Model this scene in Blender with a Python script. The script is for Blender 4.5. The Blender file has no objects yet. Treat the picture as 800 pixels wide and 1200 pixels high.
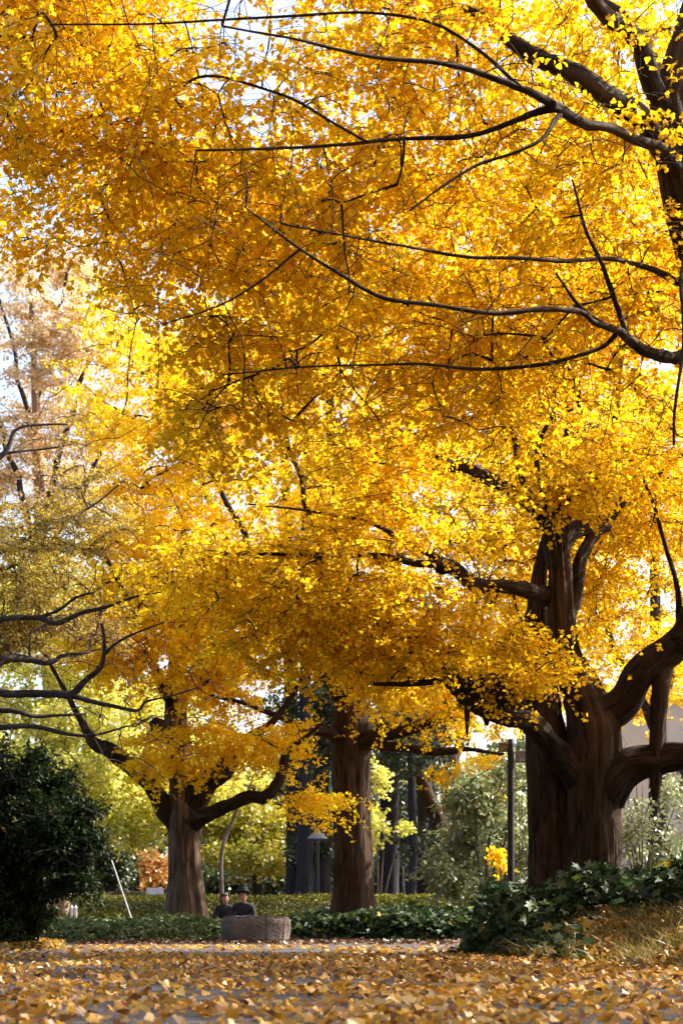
import bpy, bmesh, math, random
import numpy as np
from mathutils import Vector, noise

random.seed(7)
RNG = np.random.default_rng(11)
C = bpy.context.scene.collection

# ------------------------------------------------------------------ layout helper
FPX, HOR, CAMH = 2000.0, 1072.0, 0.42        # focal length in photo pixels, horizon row, camera height
def P(px, py, d):
    """point in the world at depth d that a photo position corresponds to (used to measure the place)"""
    return np.array([(px - 400.0) * d / FPX, d, CAMH + (HOR - py) * d / FPX])
def norm(a):
    return a / np.maximum(np.linalg.norm(a, axis=-1, keepdims=True), 1e-9)

# ------------------------------------------------------------------ materials
def new_mat(name):
    m = bpy.data.materials.new(name); m.use_nodes = True
    nt = m.node_tree; nt.nodes.clear()
    out = nt.nodes.new('ShaderNodeOutputMaterial')
    return m, nt, out
def ramp(nt, stops):
    r = nt.nodes.new('ShaderNodeValToRGB')
    e = r.color_ramp.elements
    while len(e) < len(stops): e.new(0.5)
    for k, (p, c) in enumerate(stops):
        e[k].position = p; e[k].color = (*c, 1)
    return r
def leaf_mat(name, stops, trans=0.5, gloss=0.06, rough=0.45, tsat=1.0):
    m, nt, out = new_mat(name)
    at = nt.nodes.new('ShaderNodeAttribute'); at.attribute_name = 'tint'
    r = ramp(nt, stops); nt.links.new(at.outputs['Fac'], r.inputs[0])
    d = nt.nodes.new('ShaderNodeBsdfDiffuse'); t = nt.nodes.new('ShaderNodeBsdfTranslucent')
    nt.links.new(r.outputs[0], d.inputs[0])
    hs = nt.nodes.new('ShaderNodeHueSaturation'); hs.inputs['Saturation'].default_value = tsat
    nt.links.new(r.outputs[0], hs.inputs['Color']); nt.links.new(hs.outputs[0], t.inputs[0])
    mx = nt.nodes.new('ShaderNodeMixShader'); mx.inputs[0].default_value = trans
    nt.links.new(d.outputs[0], mx.inputs[1]); nt.links.new(t.outputs[0], mx.inputs[2])
    g = nt.nodes.new('ShaderNodeBsdfGlossy'); g.inputs['Roughness'].default_value = rough
    m2 = nt.nodes.new('ShaderNodeMixShader'); m2.inputs[0].default_value = gloss
    nt.links.new(mx.outputs[0], m2.inputs[1]); nt.links.new(g.outputs[0], m2.inputs[2])
    nt.links.new(m2.outputs[0], out.inputs[0])
    return m
def bark_mat(name, dark, light, su=12.0, sv=2.0, bump=0.5, scale=1.0):
    m, nt, out = new_mat(name)
    uv = nt.nodes.new('ShaderNodeUVMap')
    mp = nt.nodes.new('ShaderNodeMapping'); mp.inputs['Scale'].default_value = (su * scale, sv * scale, 1)
    nt.links.new(uv.outputs[0], mp.inputs[0])
    n1 = nt.nodes.new('ShaderNodeTexNoise'); n1.inputs['Scale'].default_value = 1.6; n1.inputs['Detail'].default_value = 7
    n1.inputs['Roughness'].default_value = 0.62; n1.inputs['Distortion'].default_value = 0.6
    nt.links.new(mp.outputs[0], n1.inputs['Vector'])
    vo = nt.nodes.new('ShaderNodeTexVoronoi'); vo.feature = 'DISTANCE_TO_EDGE'; vo.inputs['Scale'].default_value = 2.2
    mp2 = nt.nodes.new('ShaderNodeMapping'); mp2.inputs['Scale'].default_value = (1.3, 0.45, 1)
    n0 = nt.nodes.new('ShaderNodeTexNoise'); n0.inputs['Scale'].default_value = 0.9; n0.inputs['Detail'].default_value = 3
    nt.links.new(mp.outputs[0], n0.inputs['Vector'])
    va = nt.nodes.new('ShaderNodeMix'); va.data_type = 'VECTOR'; va.inputs[0].default_value = 0.55
    nt.links.new(mp.outputs[0], va.inputs[4]); nt.links.new(n0.outputs['Color'], va.inputs[5])
    nt.links.new(va.outputs[1], mp2.inputs[0]); nt.links.new(mp2.outputs[0], vo.inputs['Vector'])
    pw = nt.nodes.new('ShaderNodeMath'); pw.operation = 'MULTIPLY_ADD'; pw.inputs[1].default_value = 0.9; 
    nt.links.new(vo.outputs['Distance'], pw.inputs[0]); nt.links.new(n1.outputs['Fac'], pw.inputs[2])
    r = ramp(nt, [(0.32, dark), (0.6, tuple(0.5 * (a + b) for a, b in zip(dark, light))), (0.95, light)])
    nt.links.new(pw.outputs[0], r.inputs[0])
    tc = nt.nodes.new('ShaderNodeTexCoord')
    n2 = nt.nodes.new('ShaderNodeTexNoise'); n2.inputs['Scale'].default_value = 2.3; n2.inputs['Detail'].default_value = 4
    nt.links.new(tc.outputs['Object'], n2.inputs['Vector'])
    r2 = ramp(nt, [(0.35, (0.75, 0.75, 0.72)), (0.7, (1.15, 1.1, 1.1))]); nt.links.new(n2.outputs['Fac'], r2.inputs[0])
    mu = nt.nodes.new('ShaderNodeMix'); mu.data_type = 'RGBA'; mu.blend_type = 'MULTIPLY'; mu.inputs[0].default_value = 1
    nt.links.new(r.outputs[0], mu.inputs[6]); nt.links.new(r2.outputs[0], mu.inputs[7])
    b = nt.nodes.new('ShaderNodeBump'); b.inputs['Strength'].default_value = bump; b.inputs['Distance'].default_value = 0.03
    nt.links.new(pw.outputs[0], b.inputs['Height'])
    p = nt.nodes.new('ShaderNodeBsdfPrincipled'); p.inputs['Roughness'].default_value = 0.9
    p.inputs['Specular IOR Level'].default_value = 0.2
    nt.links.new(mu.outputs[2], p.inputs['Base Color']); nt.links.new(b.outputs[0], p.inputs['Normal'])
    nt.links.new(p.outputs[0], out.inputs[0])
    return m
def noise_mat(name, stops, scale=6.0, rough=0.85, bump=0.3, dist=0.02, detail=8, metallic=0.0, spec=0.3):
    m, nt, out = new_mat(name)
    tc = nt.nodes.new('ShaderNodeTexCoord')
    n = nt.nodes.new('ShaderNodeTexNoise'); n.inputs['Scale'].default_value = scale; n.inputs['Detail'].default_value = detail
    n.inputs['Roughness'].default_value = 0.65
    nt.links.new(tc.outputs['Object'], n.inputs['Vector'])
    r = ramp(nt, stops); nt.links.new(n.outputs['Fac'], r.inputs[0])
    n2 = nt.nodes.new('ShaderNodeTexNoise'); n2.inputs['Scale'].default_value = scale * 6; n2.inputs['Detail'].default_value = 6
    nt.links.new(tc.outputs['Object'], n2.inputs['Vector'])
    b = nt.nodes.new('ShaderNodeBump'); b.inputs['Strength'].default_value = bump; b.inputs['Distance'].default_value = dist
    nt.links.new(n2.outputs['Fac'], b.inputs['Height'])
    p = nt.nodes.new('ShaderNodeBsdfPrincipled'); p.inputs['Roughness'].default_value = rough
    p.inputs['Metallic'].default_value = metallic; p.inputs['Specular IOR Level'].default_value = spec
    nt.links.new(r.outputs[0], p.inputs['Base Color']); nt.links.new(b.outputs[0], p.inputs['Normal'])
    nt.links.new(p.outputs[0], out.inputs[0])
    return m

M = {}
M['ginkgo'] = leaf_mat('ginkgo_leaf_yellow', [(0.0, (0.84, 0.50, 0.007)), (0.35, (0.87, 0.565, 0.009)), (0.8, (0.88, 0.615, 0.011)), (1.0, (0.80, 0.65, 0.03))], 0.66, gloss=0.015)
M['ginkgo_far'] = leaf_mat('ginkgo_leaf_pale', [(0.0, (0.84, 0.53, 0.009)), (0.4, (0.88, 0.605, 0.011)), (0.85, (0.86, 0.67, 0.025)), (1.0, (0.74, 0.68, 0.05))], 0.64, gloss=0.015)
M['olive'] = leaf_mat('zelkova_leaf_olive', [(0.0, (0.24, 0.13, 0.06)), (0.4, (0.40, 0.28, 0.05)), (1.0, (0.60, 0.50, 0.08))], 0.5, gloss=0.02)
M['pink'] = leaf_mat('cherry_leaf_pinkish', [(0.0, (0.56, 0.33, 0.16)), (0.4, (0.84, 0.66, 0.38)), (1.0, (0.90, 0.80, 0.54))], 0.55, gloss=0.06)
M['yellowgreen'] = leaf_mat('leaf_yellow_green', [(0.0, (0.45, 0.48, 0.05)), (0.5, (0.72, 0.70, 0.14)), (1.0, (0.85, 0.78, 0.24))], 0.58)
M['maple'] = leaf_mat('maple_leaf_green_gold', [(0.0, (0.20, 0.22, 0.02)), (0.6, (0.36, 0.33, 0.03)), (1.0, (0.48, 0.38, 0.04))], 0.45)
M['orange'] = leaf_mat('maple_leaf_orange', [(0.0, (0.30, 0.12, 0.03)), (0.6, (0.52, 0.26, 0.05)), (1.0, (0.56, 0.36, 0.08))], 0.25)
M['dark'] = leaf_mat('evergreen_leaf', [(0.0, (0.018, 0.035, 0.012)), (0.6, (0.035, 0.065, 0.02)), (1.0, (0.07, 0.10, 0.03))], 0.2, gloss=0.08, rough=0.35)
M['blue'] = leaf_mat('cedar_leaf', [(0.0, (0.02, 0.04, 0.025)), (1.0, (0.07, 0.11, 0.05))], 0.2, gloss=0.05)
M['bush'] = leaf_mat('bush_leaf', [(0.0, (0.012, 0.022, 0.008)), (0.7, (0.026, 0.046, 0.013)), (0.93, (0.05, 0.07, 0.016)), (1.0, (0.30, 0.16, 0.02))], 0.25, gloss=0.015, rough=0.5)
M['pale'] = leaf_mat('shrub_leaf_pale', [(0.0, (0.14, 0.19, 0.07)), (0.6, (0.28, 0.33, 0.14)), (1.0, (0.46, 0.47, 0.25))], 0.42, gloss=0.12, rough=0.35)
M['ivy'] = leaf_mat('ivy_leaf', [(0.0, (0.018, 0.035, 0.014)), (0.6, (0.035, 0.065, 0.02)), (0.82, (0.075, 0.12, 0.025)), (0.95, (0.20, 0.25, 0.035)), (1.0, (0.38, 0.26, 0.03))], 0.25, gloss=0.03, rough=0.45)
M['cover'] = leaf_mat('groundcover_leaf', [(0.0, (0.04, 0.065, 0.016)), (0.6, (0.085, 0.125, 0.03)), (1.0, (0.20, 0.23, 0.07))], 0.35, gloss=0.04, rough=0.45)
M['hedge'] = leaf_mat('hedge_leaf', [(0.0, (0.06, 0.07, 0.008)), (0.6, (0.16, 0.165, 0.018)), (1.0, (0.34, 0.31, 0.04))], 0.10, gloss=0.02)
M['fallen'] = leaf_mat('fallen_ginkgo_leaf', [(0.0, (0.10, 0.045, 0.022)), (0.2, (0.22, 0.095, 0.03)), (0.38, (0.40, 0.18, 0.022)), (0.6, (0.54, 0.275, 0.02)), (0.82, (0.58, 0.34, 0.05)), (1.0, (0.56, 0.38, 0.15))], 0.3, gloss=0.06)
M['litter'] = leaf_mat('fallen_leaf_brown', [(0.0, (0.03, 0.016, 0.009)), (0.5, (0.085, 0.04, 0.018)), (1.0, (0.20, 0.095, 0.03))], 0.2)
M['grass'] = leaf_mat('dry_grass', [(0.0, (0.09, 0.11, 0.02)), (0.5, (0.26, 0.22, 0.05)), (1.0, (0.50, 0.40, 0.16))], 0.35)
M['bark'] = bark_mat('ginkgo_bark', (0.010, 0.006, 0.004), (0.092, 0.056, 0.038), bump=1.0)
M['bark_limb'] = bark_mat('ginkgo_limb_bark', (0.010, 0.006, 0.004), (0.062, 0.038, 0.026), su=13, sv=3.2, bump=1.0)
M['bark_sunlit'] = bark_mat('ginkgo_bark_sunlit', (0.020, 0.013, 0.009), (0.20, 0.135, 0.095), bump=1.0)  # paler copy of the ginkgo bark, sunlight on the trunk put into the colour
M['bark_dark'] = bark_mat('cedar_bark_shade_tint', (0.012, 0.012, 0.016), (0.046, 0.044, 0.056), su=12, sv=1.2)  # blue cast of shade light put into the bark colour
M['bark_tan'] = bark_mat('pale_tan_bark', (0.22, 0.15, 0.10), (0.50, 0.38, 0.29), su=6, sv=3, bump=0.4)
M['bark_grey'] = bark_mat('grey_bark', (0.06, 0.05, 0.046), (0.20, 0.17, 0.155), su=7, sv=2.5)
M['bark_black'] = bark_mat('cherry_bark', (0.014, 0.012, 0.014), (0.085, 0.07, 0.065), su=10, sv=4)
M['twig'] = noise_mat('twig_bark', [(0.3, (0.012, 0.007, 0.005)), (0.8, (0.036, 0.022, 0.015))], 5, 0.9, 0.2)
M['twig_black'] = noise_mat('twig_bark_dark', [(0.3, (0.022, 0.017, 0.02)), (0.8, (0.075, 0.055, 0.058))], 5, 0.9, 0.2)
M['twig_pale'] = noise_mat('twig_bark_pale', [(0.3, (0.14, 0.10, 0.07)), (0.8, (0.34, 0.27, 0.2))], 5, 0.9, 0.2)

M['burr'] = noise_mat('burr_bark', [(0.3, (0.010, 0.006, 0.004)), (0.8, (0.06, 0.038, 0.026))], 9, 0.95, 1.0, 0.05)

# ------------------------------------------------------------------ mesh builders
def mesh_obj(name, V, F, mat, parent=None, origin=None, tint=None, uv=None, smooth=True):
    """V (n,3), F a list of (k,m) int arrays of equal-size faces"""
    V = np.asarray(V, dtype=np.float32)
    if origin is not None: V = V - np.asarray(origin, dtype=np.float32)
    if isinstance(F, np.ndarray): F = [F]
    F = [np.asarray(f, dtype=np.int32) for f in F if len(f)]
    me = bpy.data.meshes.new(name)
    me.vertices.add(len(V)); me.vertices.foreach_set('co', V.ravel())
    li = np.concatenate([f.ravel() for f in F])
    tot = np.concatenate([np.full(len(f), f.shape[1], dtype=np.int32) for f in F])
    st = np.concatenate([[0], np.cumsum(tot)[:-1]]).astype(np.int32)
    me.loops.add(len(li)); me.loops.foreach_set('vertex_index', li)
    me.polygons.add(len(tot)); me.polygons.foreach_set('loop_start', st)
    if smooth: me.polygons.foreach_set('use_smooth', np.ones(len(tot), dtype=bool))
    me.update(calc_edges=True)
    if tint is not None:
        a = me.attributes.new('tint', 'FLOAT', 'FACE'); a.data.foreach_set('value', np.asarray(tint, dtype=np.float32))
    if uv is not None:
        u = me.uv_layers.new(name='UVMap'); u.data.foreach_set('uv', np.asarray(uv, dtype=np.float32)[li].ravel())
    me.materials.append(mat)
    o = bpy.data.objects.new(name, me); C.objects.link(o)
    if parent is not None: o.parent = parent
    elif origin is not None: o.location = [float(v) for v in origin]
    return o
def tag(o, label=None, cat=None, group=None, kind=None):
    if label: o['label'] = label
    if cat: o['category'] = cat
    if group: o['group'] = group
    if kind: o['kind'] = kind
    return o
def empty(name, loc, label, cat, group=None):
    o = bpy.data.objects.new(name, None); C.objects.link(o); o.location = [float(v) for v in loc]
    o.empty_display_size = 0.2
    return tag(o, label, cat, group)

def catmull(pts, vals, n_per=6):
    """smooth a polyline (k,3) and its values (k,)"""
    pts = np.asarray(pts, float); vals = np.asarray(vals, float)
    if len(pts) == 2:
        t = np.linspace(0, 1, n_per + 1)[:, None]
        return pts[0] * (1 - t) + pts[1] * t, vals[0] * (1 - t[:, 0]) + vals[1] * t[:, 0]
    q = np.vstack([2 * pts[0] - pts[1], pts, 2 * pts[-1] - pts[-2]])
    out, ov = [], []
    for i in range(len(pts) - 1):
        p0, p1, p2, p3 = q[i], q[i + 1], q[i + 2], q[i + 3]
        for k in range(n_per):
            t = k / n_per
            out.append(0.5 * (2 * p1 + (p2 - p0) * t + (2 * p0 - 5 * p1 + 4 * p2 - p3) * t * t + (3 * p1 - p0 - 3 * p2 + p3) * t ** 3))
            ov.append(vals[i] * (1 - t) + vals[i + 1] * t)
    out.append(pts[-1]); ov.append(vals[-1])
    return np.array(out), np.array(ov)

def tube(pts, rad, seg=16, ridge=0.0, lumps=0.0, ridge_n=9, seed=0.0, cap=True):
    """one bark tube: returns V, F list, uv"""
    pts = np.asarray(pts, float); rad = np.asarray(rad, float)
    n = len(pts)
    tang = norm(np.gradient(pts, axis=0))
    ref = np.array([1.0, 0, 0]) if abs(tang[0][0]) < 0.9 else np.array([0, 1.0, 0])
    a = norm(np.cross(tang[0], ref)); A = []
    for i in range(n):
        a = a - tang[i] * np.dot(a, tang[i]); a = a / np.linalg.norm(a); A.append(a)
    A = np.array(A); B = np.cross(tang, A)
    th = np.linspace(0, 2 * np.pi, seg, endpoint=False)
    L = np.concatenate([[0], np.cumsum(np.linalg.norm(np.diff(pts, axis=0), axis=1))])
    R = rad[:, None] * np.ones((1, seg))
    if ridge or lumps:
        for i in range(n):
            for j in range(seg):
                x, y = math.cos(th[j]), math.sin(th[j])
                f = 0.0
                if ridge:
                    f += ridge * (1 - 2 * abs(noise.noise(Vector((x * ridge_n * .33 + seed, y * ridge_n * .33, L[i] * 0.55 + seed * 3)))) * 1.6)
                if lumps:
                    f += lumps * noise.noise(Vector((x * 1.3 + seed * 5, y * 1.3, L[i] / max(rad[i], .05) * 0.45 + seed)))
                R[i, j] *= 1 + f
    V = pts[:, None, :] + R[:, :, None] * (np.cos(th)[None, :, None] * A[:, None, :] + np.sin(th)[None, :, None] * B[:, None, :])
    uv = np.stack([np.broadcast_to(np.abs(th - np.pi)[None, :] / 1.0, (n, seg)) * np.mean(rad), np.broadcast_to(L[:, None], (n, seg))], -1)
    V = V.reshape(-1, 3); uv = uv.reshape(-1, 2)
    i, j = np.meshgrid(np.arange(n - 1), np.arange(seg), indexing='ij')
    j2 = (j + 1) % seg
    F = np.stack([i * seg + j, i * seg + j2, (i + 1) * seg + j2, (i + 1) * seg + j], -1).reshape(-1, 4)
    Fs = [F]
    if cap:
        Fs.append(np.arange(seg)[::-1][None, :]); Fs.append(((n - 1) * seg + np.arange(seg))[None, :])
    return V, Fs, uv
def join(parts):
    Vs, Q, N, U, off = [], [], {}, [], 0
    for V, Fs, uv in parts:
        Vs.append(V); U.append(uv)
        for f in Fs: N.setdefault(f.shape[1], []).append(f + off)
        off += len(V)
    return np.vstack(Vs), [np.vstack(v) for v in N.values()], np.vstack(U)
def batch_tubes(pts, rad, seg=3):
    """many thin tubes at once: pts (N,K,3), rad (N,K)"""
    N, K, _ = pts.shape
    t = norm(np.gradient(pts, axis=1))
    ref = np.where(np.abs(t[:, :1, 2:3]) > 0.85, np.array([1.0, 0, 0]), np.array([0, 0, 1.0]))
    a = norm(np.cross(t, np.broadcast_to(ref, t.shape))); b = np.cross(t, a)
    th = np.linspace(0, 2 * np.pi, seg, endpoint=False)
    V = pts[:, :, None, :] + rad[:, :, None, None] * (np.cos(th)[:, None] * a[:, :, None, :] + np.sin(th)[:, None] * b[:, :, None, :])
    base = (np.arange(N) * K * seg)[:, None, None]
    i, j = np.meshgrid(np.arange(K - 1), np.arange(seg), indexing='ij'); j2 = (j + 1) % seg
    q = np.stack([i * seg + j, i * seg + j2, (i + 1) * seg + j2, (i + 1) * seg + j], -1).reshape(1, -1, 4)
    return V.reshape(-1, 3), (q + base).reshape(-1, 4)

FAN = np.array([(0, 0.0, 0), (-0.30, 0.42, 0.07), (-0.52, 0.70, 0.02), (-0.26, 0.96, 0.05), (0, 0.84, 0.0), (0.26, 0.96, 0.05), (0.52, 0.70, 0.02), (0.30, 0.42, 0.07)])
FAN_F = np.array([(0, 4, 3, 2, 1), (0, 7, 6, 5, 4)])
LOBE = np.array([(0, 0, 0), (-0.42, 0.02, .05), (-0.30, 0.36, 0.06), (-0.50, 0.62, 0.0), (-0.16, 0.66, .05), (0, 1.05, -.06), (0.16, 0.66, .05), (0.50, 0.62, 0.0), (0.30, 0.36, 0.06), (0.42, 0.02, .05)])
LOBE_F = np.array([(0, 5, 4, 3, 2, 1), (0, 9, 8, 7, 6, 5)])
OVAL = np.array([(0, 0, 0), (-0.24, 0.35, .06), (-0.20, 0.7, .04), (0, 1.0, -.05), (0.20, 0.7, .04), (0.24, 0.35, .06)])
OVAL_F = np.array([(0, 3, 2, 1), (0, 5, 4, 3)])
DIAM = np.array([(0, 0, 0), (-0.40, 0.55, .08), (0, 1.0, 0), (0.40, 0.55, .08)])
DIAM_F = np.array([(0, 3, 2, 1)])
SHAPES = {'fan': (FAN, FAN_F), 'lobe': (LOBE, LOBE_F), 'oval': (OVAL, OVAL_F), 'diam': (DIAM, DIAM_F)}
def leaves(base, axis, nrm, size, tint, shape='fan', curl=1.0):
    S, SF = SHAPES[shape]
    axis = norm(axis); side = norm(np.cross(axis, nrm)); nn = np.cross(side, axis)
    S = S * np.array([1, 1, 1.0])
    cz = np.broadcast_to(np.asarray(curl, float), (len(base),))
    V = base[:, None, :] + size[:, None, None] * (S[None, :, 0:1] * side[:, None, :] + S[None, :, 1:2] * axis[:, None, :] + (S[None, :, 2] * cz[:, None])[:, :, None] * nn[:, None, :])
    k = len(S)
    F = (SF[None] + (np.arange(len(base)) * k)[:, None, None]).reshape(-1, SF.shape[1])
    return V.reshape(-1, 3), F, np.repeat(tint, len(SF))

def rand_dirs(n):
    return norm(RNG.normal(size=(n, 3)))

# ------------------------------------------------------------------ tree generator
def sample_blobs(blobs, thresh=-0.12, nscale=0.55, seed=0.0):
    """blob: (px, py, depth, rx px, ry px, rd m, count) - an ellipsoid of the crown measured in the photo"""
    out = []
    for (px, py, d, rx, ry, rd, n) in blobs:
        c = P(px, py, d); r = np.array([rx * d / FPX, rd, ry * d / FPX])
        got = 0; tries = 0
        while got < n and tries < n * 8:
            tries += 1
            u = RNG.normal(size=3); u /= np.linalg.norm(u)
            p = c + r * u * (RNG.random() ** (1 / 2.4))
            if noise.noise(Vector(p * nscale) + Vector((seed, 0, 0))) < thresh: continue
            out.append(p); got += 1
    return np.array(out)

def grow(limbs_nodes, targets, rtip, kseg=7, sag=0.10, wob=0.10):
    """connect each target to the nearest point of the skeleton with a curved twig; radii by the pipe model"""
    SP = [np.asarray(limbs_nodes)]; own = [np.full(len(limbs_nodes), -1)]; tt = [np.zeros(len(limbs_nodes))]
    d0 = np.array([np.min(np.sum((SP[0] - t) ** 2, axis=1)) for t in targets])
    order = np.argsort(d0)
    allP = np.zeros((len(limbs_nodes) + len(targets) * (kseg - 2), 3)); allO = np.full(len(allP), -1)
    m = len(limbs_nodes); allP[:m] = limbs_nodes
    paths = np.zeros((len(targets), kseg, 3)); par = np.full(len(targets), -1)
    t = np.linspace(0, 1, kseg)[:, None]
    for idx, o in enumerate(order):
        q = targets[o]
        dv = allP[:m] - q
        cost = np.sum(dv ** 2, axis=1) * (1 + 0.5 * np.clip(dv[:, 2], 0, 2))
        k = int(np.argmin(cost)); p0 = allP[k]; L = np.linalg.norm(q - p0)
        c = p0 * 0.5 + q * 0.5 + np.array([0, 0, sag * L]) + RNG.normal(size=3) * wob * L
        pth = (1 - t) ** 2 * p0 + 2 * t * (1 - t) * c + t * t * q
        pth[1:-1] += RNG.normal(size=(kseg - 2, 3)) * 0.007 * L
        paths[idx] = pth; par[idx] = allO[k]
        allP[m:m + kseg - 2] = pth[2:]; allO[m:m + kseg - 2] = idx; m += kseg - 2
    cnt = np.ones(len(targets))
    for i in range(len(targets) - 1, -1, -1):
        if par[i] >= 0: cnt[par[i]] += cnt[i]
    r0 = rtip * np.minimum(cnt, 16) ** 0.45 * 1.25
    rad = r0[:, None] * (1 - t[:, 0])[None, :] + rtip * (np.minimum(cnt, 16) ** 0.3)[:, None] * t[:, 0][None, :]
    return paths, rad

def sprays(paths, per_twigs, per_leaves, sr, lsize, droop=0.25, flat=0.45, shape='fan', sub_r=0.0022, keep_sub=True, tint_mu=0.5, tint_sd=0.22, stiff=0.7, tint_n=0.9, cl=3, leafrand=0.48):
    N = len(paths)
    u = paths[:, -1] - paths[:, -4]; u[:, 2] *= 0.5; u = norm(u)
    Mt = per_twigs
    t0 = RNG.uniform(0.35, 1.0, size=(N, Mt))
    K = paths.shape[1]; fi = t0 * (K - 1); i0 = np.minimum(fi.astype(int), K - 2); fr = (fi - i0)[..., None]
    ar = np.arange(N)[:, None]
    o = paths[ar, i0] * (1 - fr) + paths[ar, i0 + 1] * fr
    d = u[:, None, :] * stiff + RNG.normal(size=(N, Mt, 3)) * np.array([0.75, 0.75, flat])
    d[..., 2] -= droop * RNG.uniform(0.2, 1.6, size=(N, Mt)); d = norm(d)
    L = sr * RNG.uniform(0.45, 1.15, size=(N, Mt, 1))
    p1 = o + d * L * 0.5 + RNG.normal(size=o.shape) * 0.04 * L
    p2 = o + d * L; p2[..., 2] -= 0.10 * L[..., 0]
    sub = np.stack([o, p1, p2], axis=2).reshape(-1, 3, 3)
    n = len(sub)
    tl = RNG.uniform(0.08, 1.0, size=(n, max(1, per_leaves // cl)))
    tl = np.repeat(tl, cl, axis=1)                                  # leaves sit in tufts on short shoots
    tl3 = tl[..., None]
    b = (1 - tl3) ** 2 * sub[:, None, 0] + 2 * tl3 * (1 - tl3) * sub[:, None, 1] + tl3 ** 2 * sub[:, None, 2]
    sd = norm(sub[:, 2] - sub[:, 0])[:, None, :]
    ax = RNG.normal(size=b.shape) * 0.75 + sd * 0.35 + np.array([0, 0, -0.35])
    ax = norm(ax)
    b = b + ax * lsize * 0.35 + RNG.normal(size=b.shape) * lsize * 0.25
    nr = RNG.normal(size=b.shape) * leafrand + np.array([0, 0, 0.75])
    size = lsize * RNG.uniform(0.62, 1.15, size=tl.shape)
    # colour differs from twig to twig and from leaf to leaf
    tw = np.array([noise.noise(Vector(p * tint_n)) for p in paths[:, -1]]) * 0.45
    tv = np.clip(tint_mu + np.repeat(tw, Mt)[:, None] + RNG.normal(size=tl.shape) * tint_sd, 0, 1)
    V, F, T = leaves(b.reshape(-1, 3), ax.reshape(-1, 3), nr.reshape(-1, 3), size.ravel(), tv.ravel(), shape)
    subV = None
    if keep_sub:
        subV = batch_tubes(sub, np.tile(np.array([1.0, 0.8, 0.5]) * sub_r, (n, 1)), 3)
    return V, F, T, subV

def limb_arrays(path, n_per=7):
    """path: (px, py, depth, width px) nodes -> points and radii"""
    pts = [P(a, b, d) for (a, b, d, w) in path]; rad = [w * d / FPX / 2 for (a, b, d, w) in path]
    return catmull(pts, rad, n_per)

NLEAF = [0]
def tree(name, label, base, trunk, limbs, blobs, leaf_m, lsize, per=(7, 18), sr=0.55, rtip=0.004, droop=0.25, shape='fan',
         bark='bark', limb_bark='bark_limb', twig_m='twig', group=None, flat=0.15, keep_sub=True, trunk_ridge=0.09, trunk_seg=40,
         thresh=-0.12, nscale=0.55, tint_mu=0.5, seed=0.0, zmin=2.0, limb_label=None, stiff=0.7, sub_r=0.0027, sag=0.10, cat='tree', cl=3, extra_sk=None, limb_seg=14, wob=0.10, coarse=None, bare=0, lw=2.4):
    root = empty(name, base, label, cat, group)
    sk = []
    for k, tr in enumerate(trunk):
        p, r = limb_arrays(tr, 10)
        V, F, uv = tube(p, r, trunk_seg, ridge=trunk_ridge, lumps=0.10, ridge_n=13, seed=seed + k * 1.7)
        mesh_obj('trunk', V, F, M[bark], root, base, uv=uv)
        sk.append(p[p[:, 2] > zmin])
    for k, lb in enumerate(limbs):
        p, r = limb_arrays(lb, 8)
        p = p + np.array([[noise.noise(Vector(q * 1.7)), noise.noise(Vector(q * 1.7 + np.array([7., 0, 0]))), noise.noise(Vector(q * 1.7 + np.array([0, 9., 0])))] for q in p]) * (np.minimum(r, 0.05) * lw)[:, None]
        V, F, uv = tube(p, r, limb_seg, ridge=0.09 if limb_seg > 20 else 0.05, lumps=0.3, ridge_n=11, seed=seed + 10 + k)
        mesh_obj('limb', V, F, M[limb_bark], root, base, uv=uv)
        sk.append(p[len(p) // 5:])
    sk_l = sk[len(trunk):]; sk = np.vstack(sk)
    tg = sample_blobs(blobs, thresh, nscale, seed)
    if len(tg):
        paths, rad = grow(sk, tg, rtip, sag=sag, wob=wob)
        tv, tf = batch_tubes(paths, rad, 5)
        V, F, T, sub = sprays(paths, per[0], per[1], sr, lsize, droop, flat, shape, sub_r, keep_sub, tint_mu, stiff=stiff, cl=cl)
        if sub is not None:
            sf = sub[1] + len(tv); tv = np.vstack([tv, sub[0]]); tf = np.vstack([tf, sf])
        if bare:
            lim = np.vstack(sk_l); c0 = lim[RNG.integers(0, len(lim), bare)]
            tb = c0 + RNG.normal(size=(bare, 3)) * np.array([.55, .35, .62])
            q3, r3 = grow(lim, tb, rtip * 0.5, wob=0.08); bv, bf = batch_tubes(q3, r3, 4); tf = np.vstack([tf, bf + len(tv)]); tv = np.vstack([tv, bv])
        if coarse:
            tg2 = sample_blobs(coarse, -0.05, 0.4, seed + 5)
            q2, r2 = grow(np.vstack([sk, paths[:, -1]]), tg2, rtip * 0.8)
            bv, bf = batch_tubes(q2, r2, 4); tf = np.vstack([tf, bf + len(tv)]); tv = np.vstack([tv, bv])
            V2, F2, T2, _ = sprays(q2, 7, 18, 0.95, lsize * 1.8, droop, flat, 'diam', sub_r, False, tint_mu)
            parts2 = [F, F2 + len(V)]; V = np.vstack([V, V2]); F = parts2; T = np.concatenate([T, T2])
        tw = mesh_obj('twigs', tv, tf, M[twig_m], root, base); tw['kind'] = 'stuff'
        mesh_obj('crown', V, F, M[leaf_m], root, base, tint=T)
        NLEAF[0] += len(T)
    return root

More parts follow.
